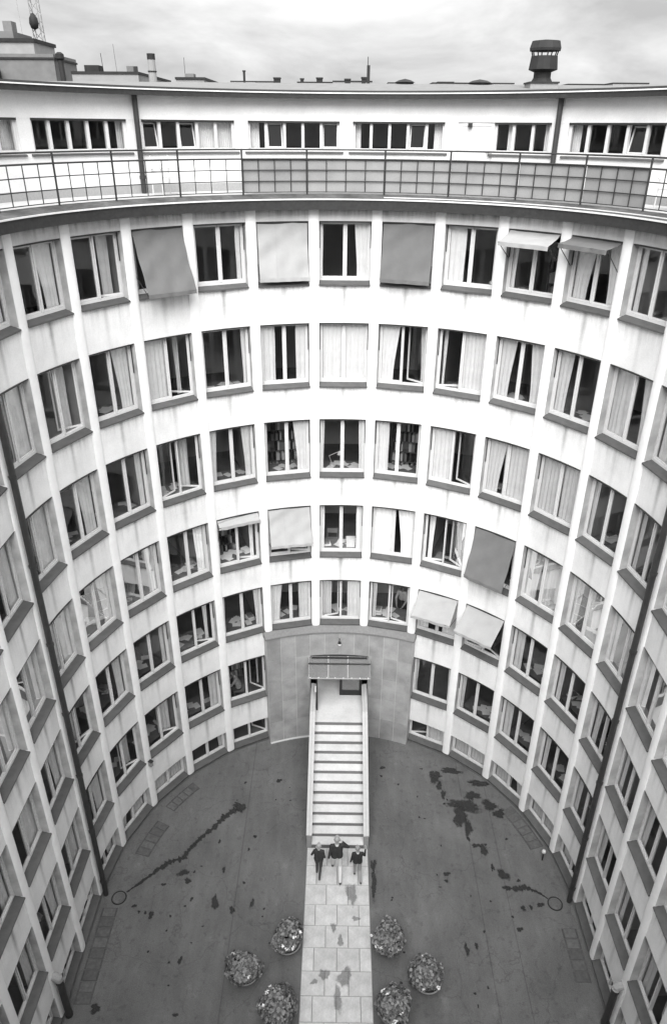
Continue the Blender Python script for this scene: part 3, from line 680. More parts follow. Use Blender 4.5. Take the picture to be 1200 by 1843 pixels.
# ------------------------------------------------------------------ staircase
st = empty('entrance_staircase', (0, U(2.74), 0)); tag(st, 'straight flight of pale stone steps rising to the granite portal', 'staircase')
RI, TR = 0.23*S, 0.40*S; Y0 = U(2.74); XW = 0.845
for k in range(13):
    y0 = k*TR; y1 = (k+1)*TR if k < 12 else 8.06-0.001-Y0
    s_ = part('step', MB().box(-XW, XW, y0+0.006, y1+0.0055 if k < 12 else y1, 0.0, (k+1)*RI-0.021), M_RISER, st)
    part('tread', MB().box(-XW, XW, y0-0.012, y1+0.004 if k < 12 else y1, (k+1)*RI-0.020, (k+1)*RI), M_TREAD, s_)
for sx in (-1, 1):
    hp = 0.58; ye = U(9.6)-Y0-0.02; yt = 12*TR
    zt = 13*RI+0.42
    mb = MB(); prof = [(-0.02, 0.0), (ye, 0.0), (ye, zt), (yt, zt), (-0.02, hp)]
    xi, xo = (XW+0.002)*sx, 1.00*sx
    n = len(prof)
    mb.v = [(xi, y, z) for y, z in prof]+[(xo, y, z) for y, z in prof]
    mb.f = [tuple(range(n)), tuple(range(2*n-1, n-1, -1))]+[(j, (j+1) % n, n+(j+1) % n, n+j) for j in range(n)]
    pp = part('parapet', mb, M_PARA, st)
    for a, b, lift in ((XW-0.014, XW+0.062, 0.03), (XW+0.067, 1.012, 0.05)):
        cp = MB(); pr = [(-0.03, hp), (yt, zt), (ye, zt)]
        for y, z in pr: cp.v += [(a*sx, y, z+0.002), (b*sx, y, z+0.002), (b*sx, y, z+lift), (a*sx, y, z+lift)]
        for i in range(2):
            for j in range(4): cp.f.append((i*4+j, i*4+(j+1) % 4, i*4+4+(j+1) % 4, i*4+4+j))
        cp.f += [(0, 1, 2, 3), (11, 10, 9, 8)]
        part('coping', cp, M_COPE, pp)

# ------------------------------------------------------------------ paved path
pa = MB().box(-0.985, 0.985, -9.5, Y0-0.03, 0.002, 0.016); path = tag(part('path', pa, M_PJOINT), kind='structure')
y = Y0-0.035; i = 0; rp = random.Random(3)
slabs = {}
while y > -9.0:
    xs = [-0.98, -0.65, 0.0, 0.65, 0.98] if i % 2 else [-0.98, -0.33, 0.33, 0.98]
    for a, b in zip(xs[:-1], xs[1:]):
        key = round(b-a, 2)
        if key not in slabs:
            hw2 = (b-a)/2-0.008; mb = MB(); e = 0.006
            mb.v = [(-hw2, -0.319, 0), (hw2, -0.319, 0), (hw2, 0.319, 0), (-hw2, 0.319, 0), (-hw2+e, -0.319+e, 0.014), (hw2-e, -0.319+e, 0.014), (hw2-e, 0.319-e, 0.014), (-hw2+e, 0.319-e, 0.014)]
            mb.f = [(4, 5, 6, 7), (0, 1, 5, 4), (1, 2, 6, 5), (2, 3, 7, 6), (3, 0, 4, 7)]
            slabs[key] = mb.mesh('slab', M_SLAB)
        link('slab', slabs[key], path, Matrix.Translation(((a+b)/2, y-0.325, 0.0165)) @ Matrix.Rotation(rp.uniform(-.006, .006), 4, 'X') @ Matrix.Rotation(rp.uniform(-.004, .004), 4, 'Z'))
    y -= 0.65; i += 1

# ------------------------------------------------------------------ damp marks on the ground
def blob(mb, x, y, rx, ry, z, rr, n=40):
    if mb.fade is None: mb.fade = []
    ph = [rr.random()*6.28 for _ in range(4)]; k = len(mb.v); mb.v.append((x, y, z)); mb.fade.append(1.0)
    for q, fd in ((.62, .9), (1.18, 0.0)):
        for i in range(n):
            t = 2*math.pi*i/n; f = q*(1+.20*math.sin(2*t+ph[0])+.15*math.sin(3*t+ph[1])+.10*math.sin(6*t+ph[2])+.05*math.sin(11*t+ph[3]))
            mb.v.append((x+rx*f*math.cos(t), y+ry*f*math.sin(t), z)); mb.fade.append(fd)
    for i in range(n):
        j = (i+1) % n; mb.f.append((k, k+1+i, k+1+j)); mb.f.append((k+1+i, k+1+n+i, k+1+n+j, k+1+j))
def trail(pts, name, label, seed):
    rr = random.Random(seed); mb = MB(); mb.fade = []
    P = []
    for (x0, y0, w0), (x1, y1, w1) in zip(pts[:-1], pts[1:]):
        for k in range(8): f = k/8; P.append((x0+(x1-x0)*f, y0+(y1-y0)*f, (w0+(w1-w0)*f)*0.72*rr.choice((.35, .6, .8, 1.0, 1.1, 1.25))))
    P.append(pts[-1])
    for i, (x, y, w) in enumerate(P):
        a, b = P[max(0, i-1)], P[min(len(P)-1, i+1)]; dx, dy = b[0]-a[0], b[1]-a[1]; d = math.hypot(dx, dy) or 1
        j = rr.uniform(-.35, .35)*w
        for q, fd in ((1.35*w+j+.02, 0), (.55*w+j, 1), (-.55*w+j, 1), (-1.35*w+j-.02, 0)): mb.v.append((x-dy/d*q, y+dx/d*q, 0.0075)); mb.fade.append(fd)
    for i in range(len(P)-1):
        for q in range(3): mb.f.append((4*i+q, 4*i+q+1, 4*i+q+5, 4*i+q+4))
    blob(mb, pts[-1][0], pts[-1][1], pts[-1][2]*1.2, pts[-1][2]*1.1, 0.0095, rr)
    return tag(part(name, mb, M_WET), label, 'puddle')
trail([(-6.46,.31,.024),(-6.09,.65,.06),(-5.67,1.09,.096),(-5.29,1.39,.144),(-4.95,1.5,.12),(-4.76,1.9,.096),(-4.47,2.33,.108),(-4.15,2.66,.11),(-3.84,3.1,.10),(-3.63,3.33,.14),(-3.38,3.5,.19)], 'water_trail', 'long dark trickle of water running across the asphalt left of the stair', 1)
trail([(6.44,.3,.024),(6.15,.53,.048),(5.84,.67,.108),(5.48,.61,.108),(5.23,.64,.084)], 'water_trail', 'short dark trickle of water by the round cover right of the path', 2)
BL = [(5.23,1.08,.24,.25),(5.67,.89,.08,.07),(4.95,1.34,.08,.15),(4.77,1.96,.18,.25),(4.54,2.12,.16,.12),(4.34,2.35,.08,.1),(1.63,5.33,.12,.1),(1.57,4.94,.06,.07),(3.06,5.3,.08,.05),(-2.12,4.67,.16,.1),(-4.85,.99,.24,.15),(-4.66,.71,.16,.12),(-5.38,.58,.1,.07),(-4.43,.12,.06,.1),(-3.7,.01,.14,.33),(-3.15,-.21,.12,.15),(-2.57,.01,.08,.2),(-2.73,2.34,.08,.1),(-3.59,1.11,.08,.12),(-6.11,-.13,.1,.07),(-5.54,-.4,.12,.15),(-5.73,-.34,.06,.07),(-5.93,-.31,.06,.07),(-2.9,.68,.06,.07),(-4.98,-.87,.04,.05),(-4.42,-1.72,.08,.15),(-6.42,-3.01,.2,.15),(-4.26,-3.13,.1,.07),(-3.88,2.13,.06,.1),(1.14,.73,.12,.6),(1.15,1.35,.11,.3),(3.45,1.08,.16,.1),(3.41,.84,.1,.07),(3.73,-1.31,.1,.2),(4.02,-1.18,.08,.12),(3.72,-1.14,.04,.07),(5.62,-.02,.12,.1),(5.38,-.67,.12,.1),(5.86,.02,.08,.1),(6.17,.1,.16,.1)]
rr = random.Random(9); mb = MB()
for i, (x, y, a, b) in enumerate(BL): blob(mb, x, y, a*.8, b*.8, 0.0080+0.0001*(i % 12), rr)
for i in range(46):
    a = rr.uniform(-1, 1); x = rr.uniform(1.4, 5.8)*(1 if rr.random() > .45 else -1); blob(mb, x, rr.uniform(-3, 5.0) if abs(x) < 4 else rr.uniform(-2.5, 2.5), rr.uniform(.02, .055), rr.uniform(.02, .06), 0.0094+0.0001*(i % 10), rr, 12)
tag(part('wet_spots', mb, M_WET), 'small wet spots scattered over the asphalt', 'wet spots', kind='stuff')
mb = MB()
for i, (x, y, a, b) in enumerate([(4.4,3.7,.56,.25),(4.19,3.24,.28,.35),(4.39,2.8,.12,.35),(4.75,4.13,.24,.2),(5.27,3.72,.28,.2),(5.55,3.38,.2,.2)]): blob(mb, x, y, a*1.08, b*1.08, 0.0078+0.0003*i, rr, 44)
tag(part('puddle', mb, M_WET), 'large ragged dark puddle right of the stair near the wall', 'puddle')
mb = MB()
for i, (x, y, a, b) in enumerate([(3.51,4.95,.24,.25),(3.62,4.53,.12,.17),(3.72,4.16,.1,.17),(4.12,5.22,.4,.13),(5.08,4.67,.45,.12)]): blob(mb, x, y, a*1.08, b*1.08, 0.0078+0.0003*i, rr, 44)
tag(part('puddle', mb, M_WET), 'broken dark puddle against the curved wall, upper right of the court', 'puddle')
mb = MB()
for i, (x, y, a, b) in enumerate([(.44,.35,.16,.42),(-.1,-.71,.10,.13),(.1,-1.11,.11,.15),(.56,-.44,.11,.09),(-.34,-2.05,.14,.18),(-.62,-2.25,.10,.08),(.22,-2.12,.2,.28),(.04,-2.69,.14,.32)]): blob(mb, x, y, a, b, 0.0345+0.0003*i, rr, 36)
tag(part('damp_stains', mb, M_DAMP), 'damp grey stains on the paved path slabs', 'stains', kind='stuff')

# covers, gratings, edge strip
for x, y, s_ in ((-6.64, .12, 'left'), (6.62, .14, 'right')):
    o = part('drain_cover', MB().lathe([(0.0, .012), (.13, .012), (.15, .02), (.19, .02), (.195, .005)], (0, 0, 0), 24), M_ASPH, None, Matrix.Translation((x, y, 0.004)))
    tag(o, 'round iron drain cover in the asphalt near the %s downpipe' % s_, 'drain cover')
    part('rim', MB().lathe([(.195, .006), (.20, .022), (.225, .022), (.23, .006)], (0, 0, 0), 24), M_FARD, o)
M_GR1 = mat('worn_glass_block', 0.10, 0.7, 0.3, 9.0, 0.2, 60.0); M_GR2 = mat('iron_grating_frame', 0.07, 0.7, 0.3, 12.0, 0.2, 50.0)
gi = 0
def grating(t0, t1, r0, r1, label):
    n = max(2, int(round((t1-t0)/0.17))); o = empty('light_well_cover', (*plan((t0+t1)/2, (r0+r1)/2), 0.004)); tag(o, label, 'grating')
    inv = Matrix.Translation(o.location).inverted()
    for i in range(n):
        a = t0+(t1-t0)*i/n; b = t0+(t1-t0)*(i+1)/n; e = 0.015
        f = part('frame', MB().sweep([(r0, .004), (r1, .004), (r1, .008), (r0, .008)], a+.005, b-.005, 3), M_GR2, o, inv.copy())
        part('glass_panel', MB().sweep([(r0+.05, .0082), (r1-.05, .0082), (r1-.05, .012), (r0+.05, .012)], a+e, b-e, 3), M_GR1, o, inv.copy())
grating(-8.35, -6.75, -0.62, -0.16, 'row of worn light-well panels along the wall at the lower left')
grating(-5.6, -4.75, -0.95, -0.45, 'light-well panels beside the wall left of the court, farther up')
grating(-4.4, -3.6, -0.70, -0.30, 'light-well panels at the wall nearest the stair on the left')
grating(4.3, 5.35, -0.60, -0.12, 'light-well panels at the curved wall right of the puddles')
grating(7.0, 7.9, -0.60, -0.16, 'row of worn light-well panels along the wall at the lower right')
part('kerb_strip', MB().sweep([(-0.05, 0.003), (0.02, 0.003), (0.02, 0.03), (-0.05, 0.02)], -NB-.5, -1.62, 60), M_SILL, bld)
part('kerb_strip', MB().sweep([(-0.05, 0.003), (0.02, 0.003), (0.02, 0.03), (-0.05, 0.02)], 1.62, NB+.5, 60), M_SILL, bld)
part('kerb_strip', MB().sweep([(PF-0.07, 0.003), (PF-0.004, 0.003), (PF-0.004, 0.03), (PF-0.07, 0.022)], -1.6, tb(-8.2), 20), M_JOINT, bld)
o = empty('bollard_lamp', (6.59, 1.63, 0.004)); tag(o, 'small globe floor lamp standing at the foot of the right wall', 'lamp')
part('lamp_post', MB().tube([(0, 0, 0), (0, 0, .32)], .025, 8), M_DARK, o); mb = MB().lathe([(0, .48), (.05, .46), (.07, .40), (.05, .34), (0, .32)], (0, 0, 0), 12); mb.smooth = True; part('lamp_globe', mb, M_BULB, o)
x, y = plan(-4.5, -0.03); o = empty('wall_lamp', (x, y, 2.15), -heading(-4.5)); tag(o, 'small dark lamp fixed to a pillar low on the left wall', 'lamp')
part('lamp_body', MB().box(-.05, .05, -.12, 0, -.14, .06), M_PARA, o); part('lamp_visor', MB().box(-.06, .06, -.15, 0, .062, .085), M_DARK, o)

# ------------------------------------------------------------------ awnings
def awning(row, b, out, drop, light, desc):
    M = WM[row, b]; h = HEAD[row]-FB[row]
    o = empty('window_awning'); o.matrix_world = M @ Matrix.Translation((0, 0, 0))
    tag(o, desc, 'awning', 'roller awnings on the court windows')
    x = WW/2-0.03; n = 16; mb = MB(); mb.smooth = True; nw = 25
    rr = random.Random(row*31+b); tilt = rr.uniform(-.025, .025); ph = [rr.random()*6 for _ in range(4)]
    def pt(u, f):
        sag = (0.05 if light else .035)*math.sin(f*math.pi)*(0.6+0.4*math.sin(u*3.1)); wr = 0.012*math.sin(u*17+ph[0]+f*4)*f+0.012*math.sin(f*11+ph[1]+u*5)*(1-.5*f)+0.010*math.sin((u*.7+f)*15+ph[2])
        return ((-x+2*x*u)*(1-.012*math.sin(f*math.pi)), 0.06-(out+0.06)*f+sag+wr, h-0.03-drop*f+tilt*(u-.5)*f-0.02*math.sin(f*math.pi)*(1 if out > .3 else 0))
    for i in range(n+1):
        for j in range(nw): mb.v.append(pt(j/(nw-1), i/n))
    for i in range(n):
        for j in range(nw-1): k = i*nw+j; mb.f.append((k, k+1, k+nw+1, k+nw))
    k0 = len(mb.v)                                  # valance
    for q in range(2):
        for j in range(nw): u = j/(nw-1); p_ = pt(u, 1.0); mb.v.append((p_[0], p_[1]-0.003*q+.008*q*math.sin(u*30), p_[2]-0.10*q))
    for j in range(nw-1): mb.f.append((k0+j, k0+j+1, k0+nw+1+j, k0+nw+j))
    sm = MB()
    for i in range(n+1):
        for e in (-.004, .004): p_ = pt(.36+e, i/n); sm.v.append((p_[0], p_[1]-.004, p_[2]+.002))
    for i in range(n): sm.f.append((2*i, 2*i+1, 2*i+3, 2*i+2))
    part('seam', sm, M_CLOTH_L if light else M_CLOTH, o)
    cl = mb.mesh('canvas', M_CLOTH_L if light else M_CLOTH)
    link('canvas', cl, o)
    part('roller', MB().tube([(-x, 0.07, h-0.03), (x, 0.07, h-0.03)], 0.03, 8), M_DARK, o)
    part('front_bar', MB().tube([(-x-0.01, -out+.03, h-0.05-drop-tilt/2), (x+0.01, -out+.03, h-0.05-drop+tilt/2)], 0.013, 6), M_DARK, o)
    piv = max(0.1, h-0.03-drop+0.02 if drop > 0.8 else h*0.55)
    for sx in (-1, 1): part('arm', MB().tube([(sx*x, 0.09, piv if drop < 0.8 else h*0.3), (sx*x, -out+.03, h-0.05-drop)], 0.010, 6), M_DARK, o)
awning(1, -3, 0.50, 1.46, False, 'dark canvas awning fully lowered and pushed out, top row, left')
awning(1, -1, 0.16, 1.40, True, 'pale canvas awning fully lowered, top row, just left of the centre window')
awning(1, 1, 0.22, 1.42, False, 'grey canvas awning fully lowered, top row, just right of the centre window')
awning(1, 3, 0.55, 0.22, True, 'short pale awning standing out, top row, left one of a pair')
awning(1, 4, 0.50, 0.12, False, 'short dark awning standing out, top row, right one of a pair')
awning(4, -2, 0.14, 0.18, True, 'almost rolled up pale awning, fourth row, second column left of the entrance')
awning(4, -1, 0.34, 1.16, True, 'pale awning lowered two thirds, fourth row, first column left of the entrance')
awning(4, 3, 0.42, 1.55, False, 'dark awning lowered fully, fourth row, third column right of the entrance')
awning(5, 2, 0.62, 0.62, True, 'pale awning half lowered and standing far out, fifth row beside the portal')
awning(5, 3, 0.66, 0.66, True, 'pale awning half lowered, fifth row, third column right of the entrance')

# ------------------------------------------------------------------ terrace railing
rl = empty('terrace_railing', (*plan(0, 0.2), TE)); tag(rl, 'dark steel railing with square grid round the roof terrace', 'railing')
RI_ = Matrix.Translation(rl.location).inverted()
posts = [-99.5, -86.0, -73.0, -59.7, -47.6, -34.2, -21.2, -8.0, 7.9, 21.1, 34.9, 48.3, 61.4, 74.5, 88.0, 101]
RR = 0.22; zr = TE-0.02
for pz in posts:
    x, y = plan(tb(pz), RR)
    p = part('post', MB().tube([(x, y, zr-0.02), (x, y, zr+1.08)], 0.024, 8), M_DARK, rl, RI_.copy())
    part('post_foot', MB().lathe([(0.0, .03), (.03, .025), (.05, 0)], (x, y, zr-0.012), 8), M_DARK, p)
for z, r_ in ((1.08, 0.022), (0.86, 0.022), (0.60, 0.013), (0.335, 0.013), (0.07, 0.012)):
    part('rail', MB().tube([(*plan(tb(posts[0]+(posts[-1]-posts[0])*i/150), RR), zr+z) for i in range(151)], r_, 6), M_DARK, rl, RI_.copy())
for a, b in zip(posts[:-1], posts[1:]):
    for q in range(1, 4):
        x, y = plan(tb(a+(b-a)*q/4), RR); part('bar', MB().tube([(x, y, zr+.07), (x, y, zr+.86)], 0.012, 6), M_DARK, rl, RI_.copy())
    if -22 < a < 60:
        part('screen_panel', MB().sweep([(RR+.03, zr+.075), (RR+.034, zr+.075), (RR+.038, zr+.45), (RR+.034, zr+.85), (RR+.03, zr+.85), (RR+.034, zr+.45)], tb(a+.15), tb(b-.15), 12), M_SCREEN, rl, RI_.copy())
# garden chairs on the terrace
def chair(dg, r, rz, label):
    x, y = plan(tb(dg), r); o = empty('garden_chair', (x, y, TE), -heading(tb(dg))+rz); tag(o, label, 'chair', 'white garden chairs on the terrace')
    for i in range(5): part('seat_slat', MB().box(-.24, .24, -.22+.09*i, -.15+.09*i, .42, .44), M_FRAME, o)
    for i in range(5): part('back_slat', MB().box(-.24, .24, .235, .255, .52+.075*i, .575+.075*i), M_FRAME, o)
    for sx in (-1, 1):
        part('leg', MB().tube([(sx*.25, -.22, 0), (sx*.25, -.2, .62)], .016, 6), M_FRAME, o); part('leg', MB().tube([(sx*.25, .26, 0), (sx*.25, .245, .92)], .016, 6), M_FRAME, o)
        part('armrest', MB().box(sx*.25-.03, sx*.25+.03, -.25, .25, .62, .645), M_FRAME, o)
chair(-35.2, 0.75, 0.15, 'white slatted garden chair on the terrace, left behind the railing')
chair(63.0, 0.8, -0.2, 'white slatted garden chair on the terrace at the right end of the screen')

# ------------------------------------------------------------------ planters
def planter(x, y, sc_, label, seed):
    rr = random.Random(seed); o = empty('planter', (x, y, 0.006)); tag(o, label, 'planter', 'bowl planters beside the path')
    pot = MB().lathe([(0, .0), (.18, .0), (.20, .04), (.32, .26), (.37, .36), (.39, .37), (.39, .41), (.36, .41), (.33, .34), (0, .33)], (0, 0, 0), 24); pot.smooth = True
    part('bowl', pot, M_POT, o); part('soil', MB().lathe([(0, .345), (.335, .343)], (0, 0, 0), 20), M_SOIL, o)
    lf = MB(); fl = MB()
    def disc(mb, c, nrm, r, cup, n=7):
        nrm = nrm.normalized(); a = nrm.orthogonal().normalized(); b = nrm.cross(a); k = len(mb.v); mb.v.append(tuple(c))
        for j in range(n):
            t = 2*math.pi*j/n; q = r*(1+.15*math.sin(3*t)); mb.v.append(tuple(c+(a*math.cos(t)+b*math.sin(t))*q+nrm*cup*r*(1 if j % 2 else .6)))
        for j in range(n): mb.f.append((k, k+1+j, k+1+(j+1) % n))
    lump = [Vector((rr.gauss(0, 1), rr.gauss(0, 1), rr.gauss(0, .8)+.4)).normalized() for _ in range(9)]
    for i in range(1750):
        d = Vector((rr.gauss(0, 1), rr.gauss(0, 1), rr.gauss(0, 1)))
        d.normalize()
        if d.z < -.62: continue
        rad = .50*(0.74+.36*max(max(0, d.dot(q))**5 for q in lump))*rr.uniform(.78, 1.10)
        c = Vector((d.x*rad*sc_[0], d.y*rad*sc_[1], .60+d.z*rad*.86*sc_[2]))
        disc(lf, c, d+Vector((rr.gauss(0, .35), rr.gauss(0, .35), .35+rr.gauss(0, .3))), rr.uniform(.026, .050), rr.uniform(.1, .4))
    for i in range(rr.randint(3, 6)):
        d = Vector((rr.gauss(0, 1), rr.gauss(0, 1)-.5, abs(rr.gauss(0, .7)))).normalized(); c = Vector((d.x*.50*sc_[0], d.y*.50*sc_[1], .62+d.z*.46*sc_[2]))
        fl = MB()
        for q in range(14): disc(fl, c+Vector((rr.gauss(0, .022), rr.gauss(0, .022), rr.gauss(0, .02))), Vector((rr.gauss(0, 1), rr.gauss(0, 1), 1)), .022, .2, 5)
        part('flower', fl, M_PETAL, o)
    part('foliage', lf, M_LEAF, o)
    stm = MB()
    for i in range(12): t = rr.random()*6.28; stm.tube([(.1*math.cos(t), .1*math.sin(t), .33), (.32*math.cos(t), .32*math.sin(t), .75)], .008, 4)
    part('stems', stm, M_SOIL, o)
planter(-1.40, -1.36, (.94, .90, .88), 'leafy bowl planter left of the path, nearest the people', 1)
planter(-2.50, -2.20, (.96, .86, .80), 'leafy bowl planter standing farthest left of the path', 2)
planter(-1.54, -3.16, (.92, .98, .95), 'leafy bowl planter left of the path at the bottom edge', 3)
planter(1.42, -1.32, (.90, .94, .96), 'leafy bowl planter right of the path, nearest the people', 4)
planter(2.46, -2.34, (.93, .88, 1.04), 'leafy bowl planter standing farthest right of the path', 5)
planter(1.50, -3.14, (.88, .96, .90), 'leafy bowl planter right of the path at the bottom edge', 6)

# ------------------------------------------------------------------ people
def capsule(mb, p0, p1, r0, r1, seg=10):
    p0, p1 = Vector(p0), Vector(p1); d = p1-p0; ln = d.length
    d = d.normalized() if ln > 1e-6 else Vector((0, 0, 1)); a = d.orthogonal().normalized(); b = d.cross(a); k = len(mb.v); rings = []
    for i in range(5): t = math.pi/2*i/4; rings.append((p0-d*r0*math.cos(t), r0*math.sin(t)))
    for i in range(5): t = math.pi/2*i/4; rings.append((p1+d*r1*math.sin(t), r1*math.cos(t)))
    for c, r in rings:
        for j in range(seg): t = 2*math.pi*j/seg; mb.v.append(tuple(c+(a*math.cos(t)+b*math.sin(t))*max(r, 1e-4)))
    for i in range(len(rings)-1):
        for j in range(seg): q = (j+1) % seg; mb.f.append((k+i*seg+j, k+(i+1)*seg+j, k+(i+1)*seg+q, k+i*seg+q))
def seg_dist(p, c):
    a, b, r0, r1 = c[0], c[1], c[2], c[3]; d = b-a; l2 = d.length_squared
    t = 0 if l2 < 1e-9 else max(0, min(1, (p-a).dot(d)/l2)); return (p-(a+d*t)).length-(r0+(r1-r0)*t)
def hand_caps(wrist, direction, palm_n, side, curl):
    """palm, four fingers of unequal length with a knuckle bend, thumb leaving the side of the palm"""
    w_ = Vector(wrist); d = Vector(direction).normalized(); n = Vector(palm_n); n = (n-d*n.dot(d)).normalized(); s_ = d.cross(n)*side; out = []
    out.append((w_, w_+d*.045, .026, .030)); 
    for q in (-1, 1): out.append((w_+d*.03+s_*.018*q, w_+d*.082+s_*.026*q, .017, .015))
    for i, ln in enumerate((.068, .078, .073, .056)):
        base = w_+d*.088+s_*(.030-.020*i); mid = base+(d*math.cos(curl*.6)+n*math.sin(curl*.6))*ln*.5; tip = mid+(d*math.cos(curl*1.6)+n*math.sin(curl*1.6))*ln*.5
        out += [(base, mid, .0095, .009), (mid, tip, .009, .0075)]
    tb_ = w_+d*.03+s_*.03; tm = tb_+(d*.7+s_*.7+n*.2).normalized()*.035; out += [(tb_, tm, .013, .011), (tm, tm+(d*.9+s_*.2+n*.4).normalized()*.03, .0105, .009)]
    return out
def person(loc, rz, hgt, joints, outfit, hair, label, vox=0.0085, name='person'):
    """joints in a 1.75 m figure facing +Y; the body is remeshed into one continuous skin"""
    J = {k: Vector(v) for k, v in joints.items()}; caps = []
    def add(a, b, r0, r1, lab): caps.append((Vector(a), Vector(b), r0, r1, lab))
    pel, ch, nk, hd = J['pelvis'], J['chest'], J['neck'], J['head']
    right = (J['sh_r']-J['sh_l']).normalized()
    up = (nk-pel).normalized(); fw = up.cross(right)
    for s_ in (-1, 1):
        add(pel+right*.075*s_, pel+up*.14+right*.06*s_, .112, .108, 'low')
        add(pel+right*.072*s_+up*.045, pel+up*.14+right*.066*s_, .122, .116, 'top')
        add(pel+up*.14+right*.062*s_, ch+right*.075*s_, .112, .115, 'top'); add(ch+right*.075*s_, nk+right*.085*s_-up*.10, .112, .085, 'top')
    add(J['sh_l'], J['sh_r'], .062, .062, 'top'); add(nk-up*.06, nk+up*.05, .062, .055, 'skin'); add(nk-up*.035, nk-up*.02, .068, .064, 'collar')
    hu = (hd-nk).normalized(); hf = J.get('look', fw); hf = (hf-hu*hf.dot(hu)).normalized(); hr = hf.cross(hu)
    add(hd-hu*.035+hf*.012, hd+hu*.045, .072, .090, 'skin'); add(hd-hf*.022+hu*.02, hd-hf*.025+hu*.05, .088, .088, 'hair'); add(hd-hf*.03+hu*.06, hd+hf*.035+hu*.075, .080, .066, 'hair')
    add(hd-hf*.045-hu*.02, hd-hf*.04-hu*.05, .062, .05, 'hair')
    add(hd+hf*.088-hu*.0, hd+hf*.10-hu*.025, .010, .014, 'skin'); add(hd+hf*.06-hu*.085, hd+hf*.066-hu*.09, .03, .026, 'skin')
    add(hd+hf*.078-hu*.055+hr*.018, hd+hf*.078-hu*.055-hr*.018, .011, .011, 'lip')
    for s_ in (-1, 1): add(hd+hr*.088*s_+hu*.02, hd+hr*.092*s_-hu*.025, .018, .013, 'skin')
    for q in 'lr':
        s_ = -1 if q == 'l' else 1
        add(J['sh_'+q], J['el_'+q], .056, .046, 'top'); add(J['el_'+q], J['wr_'+q], .044, .032, outfit.get('fore', 'top')); 
        d = (J['wr_'+q]-J['el_'+q]).normalized(); pn = J.get('pn_'+q, -right*s_)
        for a, b, r0, r1 in hand_caps(J['wr_'+q]+d*.02, d, pn, s_*-1 if True else 1, J.get('curl', Vector((0.6, 0, 0))).x): add(a, b, r0, r1, 'skin')
        hp = pel+right*.088*s_-up*.03
        add(hp, J['kn_'+q], .092, .062, 'low'); add(J['kn_'+q], J['an_'+q], .060, .044, outfit.get('shin', 'low'))
        fd = J.get('ft_'+q, fw); add(J['an_'+q]-fd*.035-Vector((0, 0, .035)), J['an_'+q]+fd*.15-Vector((0, 0, .05)), .045, .036, 'shoe')
    mb = MB()
    for c in caps: capsule(mb, *c[:4])
    me = mb.mesh('body_cage', None); tmp = bpy.data.objects.new('body_cage', me); C.objects.link(tmp)
    md = tmp.modifiers.new('r', 'REMESH'); md.mode = 'VOXEL'; md.voxel_size = vox
    ms = tmp.modifiers.new('s', 'SMOOTH'); ms.factor = 0.5; ms.iterations = 2
    dg = bpy.context.evaluated_depsgraph_get(); bm_ = bpy.data.meshes.new_from_object(tmp.evaluated_get(dg)); bpy.data.objects.remove(tmp); bpy.data.meshes.remove(me)
    ml = {'top': outfit['top'], 'low': outfit['low'], 'skin': M_SKIN, 'hair': hair, 'shoe': M_SHOE, 'collar': outfit.get('collar', outfit['top']), 'lip': mat('lip', .3, .6, .05), 'sock': M_TROUS_L}
    keys = list(ml); bm_.materials.clear()
    for k in keys: bm_.materials.append(ml[k])
    npl = len(bm_.polygons); cc = np.zeros(npl*3); bm_.polygons.foreach_get('center', cc); cc = cc.reshape(-1, 3); best = np.full(npl, 9e9); idx = np.zeros(npl, dtype=np.int32)
    for c in caps:
        a, d = np.array(c[0]), np.array(c[1]-c[0]); l2 = max(d @ d, 1e-9); tt = np.clip(((cc-a) @ d)/l2, 0, 1)
        ds = np.linalg.norm(cc-(a+tt[:, None]*d), axis=1)-(c[2]+(c[3]-c[2])*tt); k_ = ds < best; best[k_] = ds[k_]; idx[k_] = keys.index(c[4])
    bm_.polygons.foreach_set('material_index', idx); bm_.polygons.foreach_set('use_smooth', np.ones(npl, dtype=bool))
    o = empty(name, loc, rz); o.scale = (hgt/1.75,)*3; tag(o, label, 'person')
    bm_.name = 'body'; link('body', bm_, o)
    for s_ in (-1, 1):
        e = MB().lathe([(0, -.008), (.006, -.006), (.008, 0), (.006, .006), (0, .008)], tuple(hd+hf*.082+hr*.033*s_+hu*.012), 8); part('eye', e, M_FARD, o)
    return o
adult = dict(pelvis=(0, 0, .95), chest=(0, .02, 1.25), neck=(0, .03, 1.47), head=(.0, .05, 1.63), look=(.1, 1, 0),
    sh_l=(-.17, .02, 1.40), sh_r=(.17, .03, 1.41), el_l=(-.23, -.07, 1.13), wr_l=(-.25, -.01, .88), el_r=(.35, .07, 1.27), wr_r=(.17, .08, 1.50), pn_r=(-.6, 0, .2), pn_l=(1, 0, 0),
    kn_l=(-.10, .24, .54), an_l=(-.12, .34, .115), kn_r=(.11, .0, .50), an_r=(.10, -.30, .13))
person((-0.02, 0.95, 0.033), R_(2), 1.74, adult, dict(top=M_SWEAT, low=M_TROUS_L, fore='top', collar=M_TROUS_L), M_HAIR_F, 'tall person in dark sweater and pale trousers walking with a hand at the head')
kid1 = dict(pelvis=(0, 0, .93), chest=(0, .02, 1.22), neck=(0, .03, 1.45), head=(0, .05, 1.61), look=(0, 1, 0),
    sh_l=(-.16, .02, 1.38), sh_r=(.16, .02, 1.38), el_l=(-.27, .0, 1.17), wr_l=(-.13, .20, 1.25), el_r=(.23, -.05, 1.13), wr_r=(.15, .16, 1.08), pn_l=(0, 0, -1), pn_r=(0, 0, -1),
    kn_l=(-.08, .13, .50), an_l=(-.08, .10, .095), kn_r=(.07, .0, .48), an_r=(.05, -.22, .11))
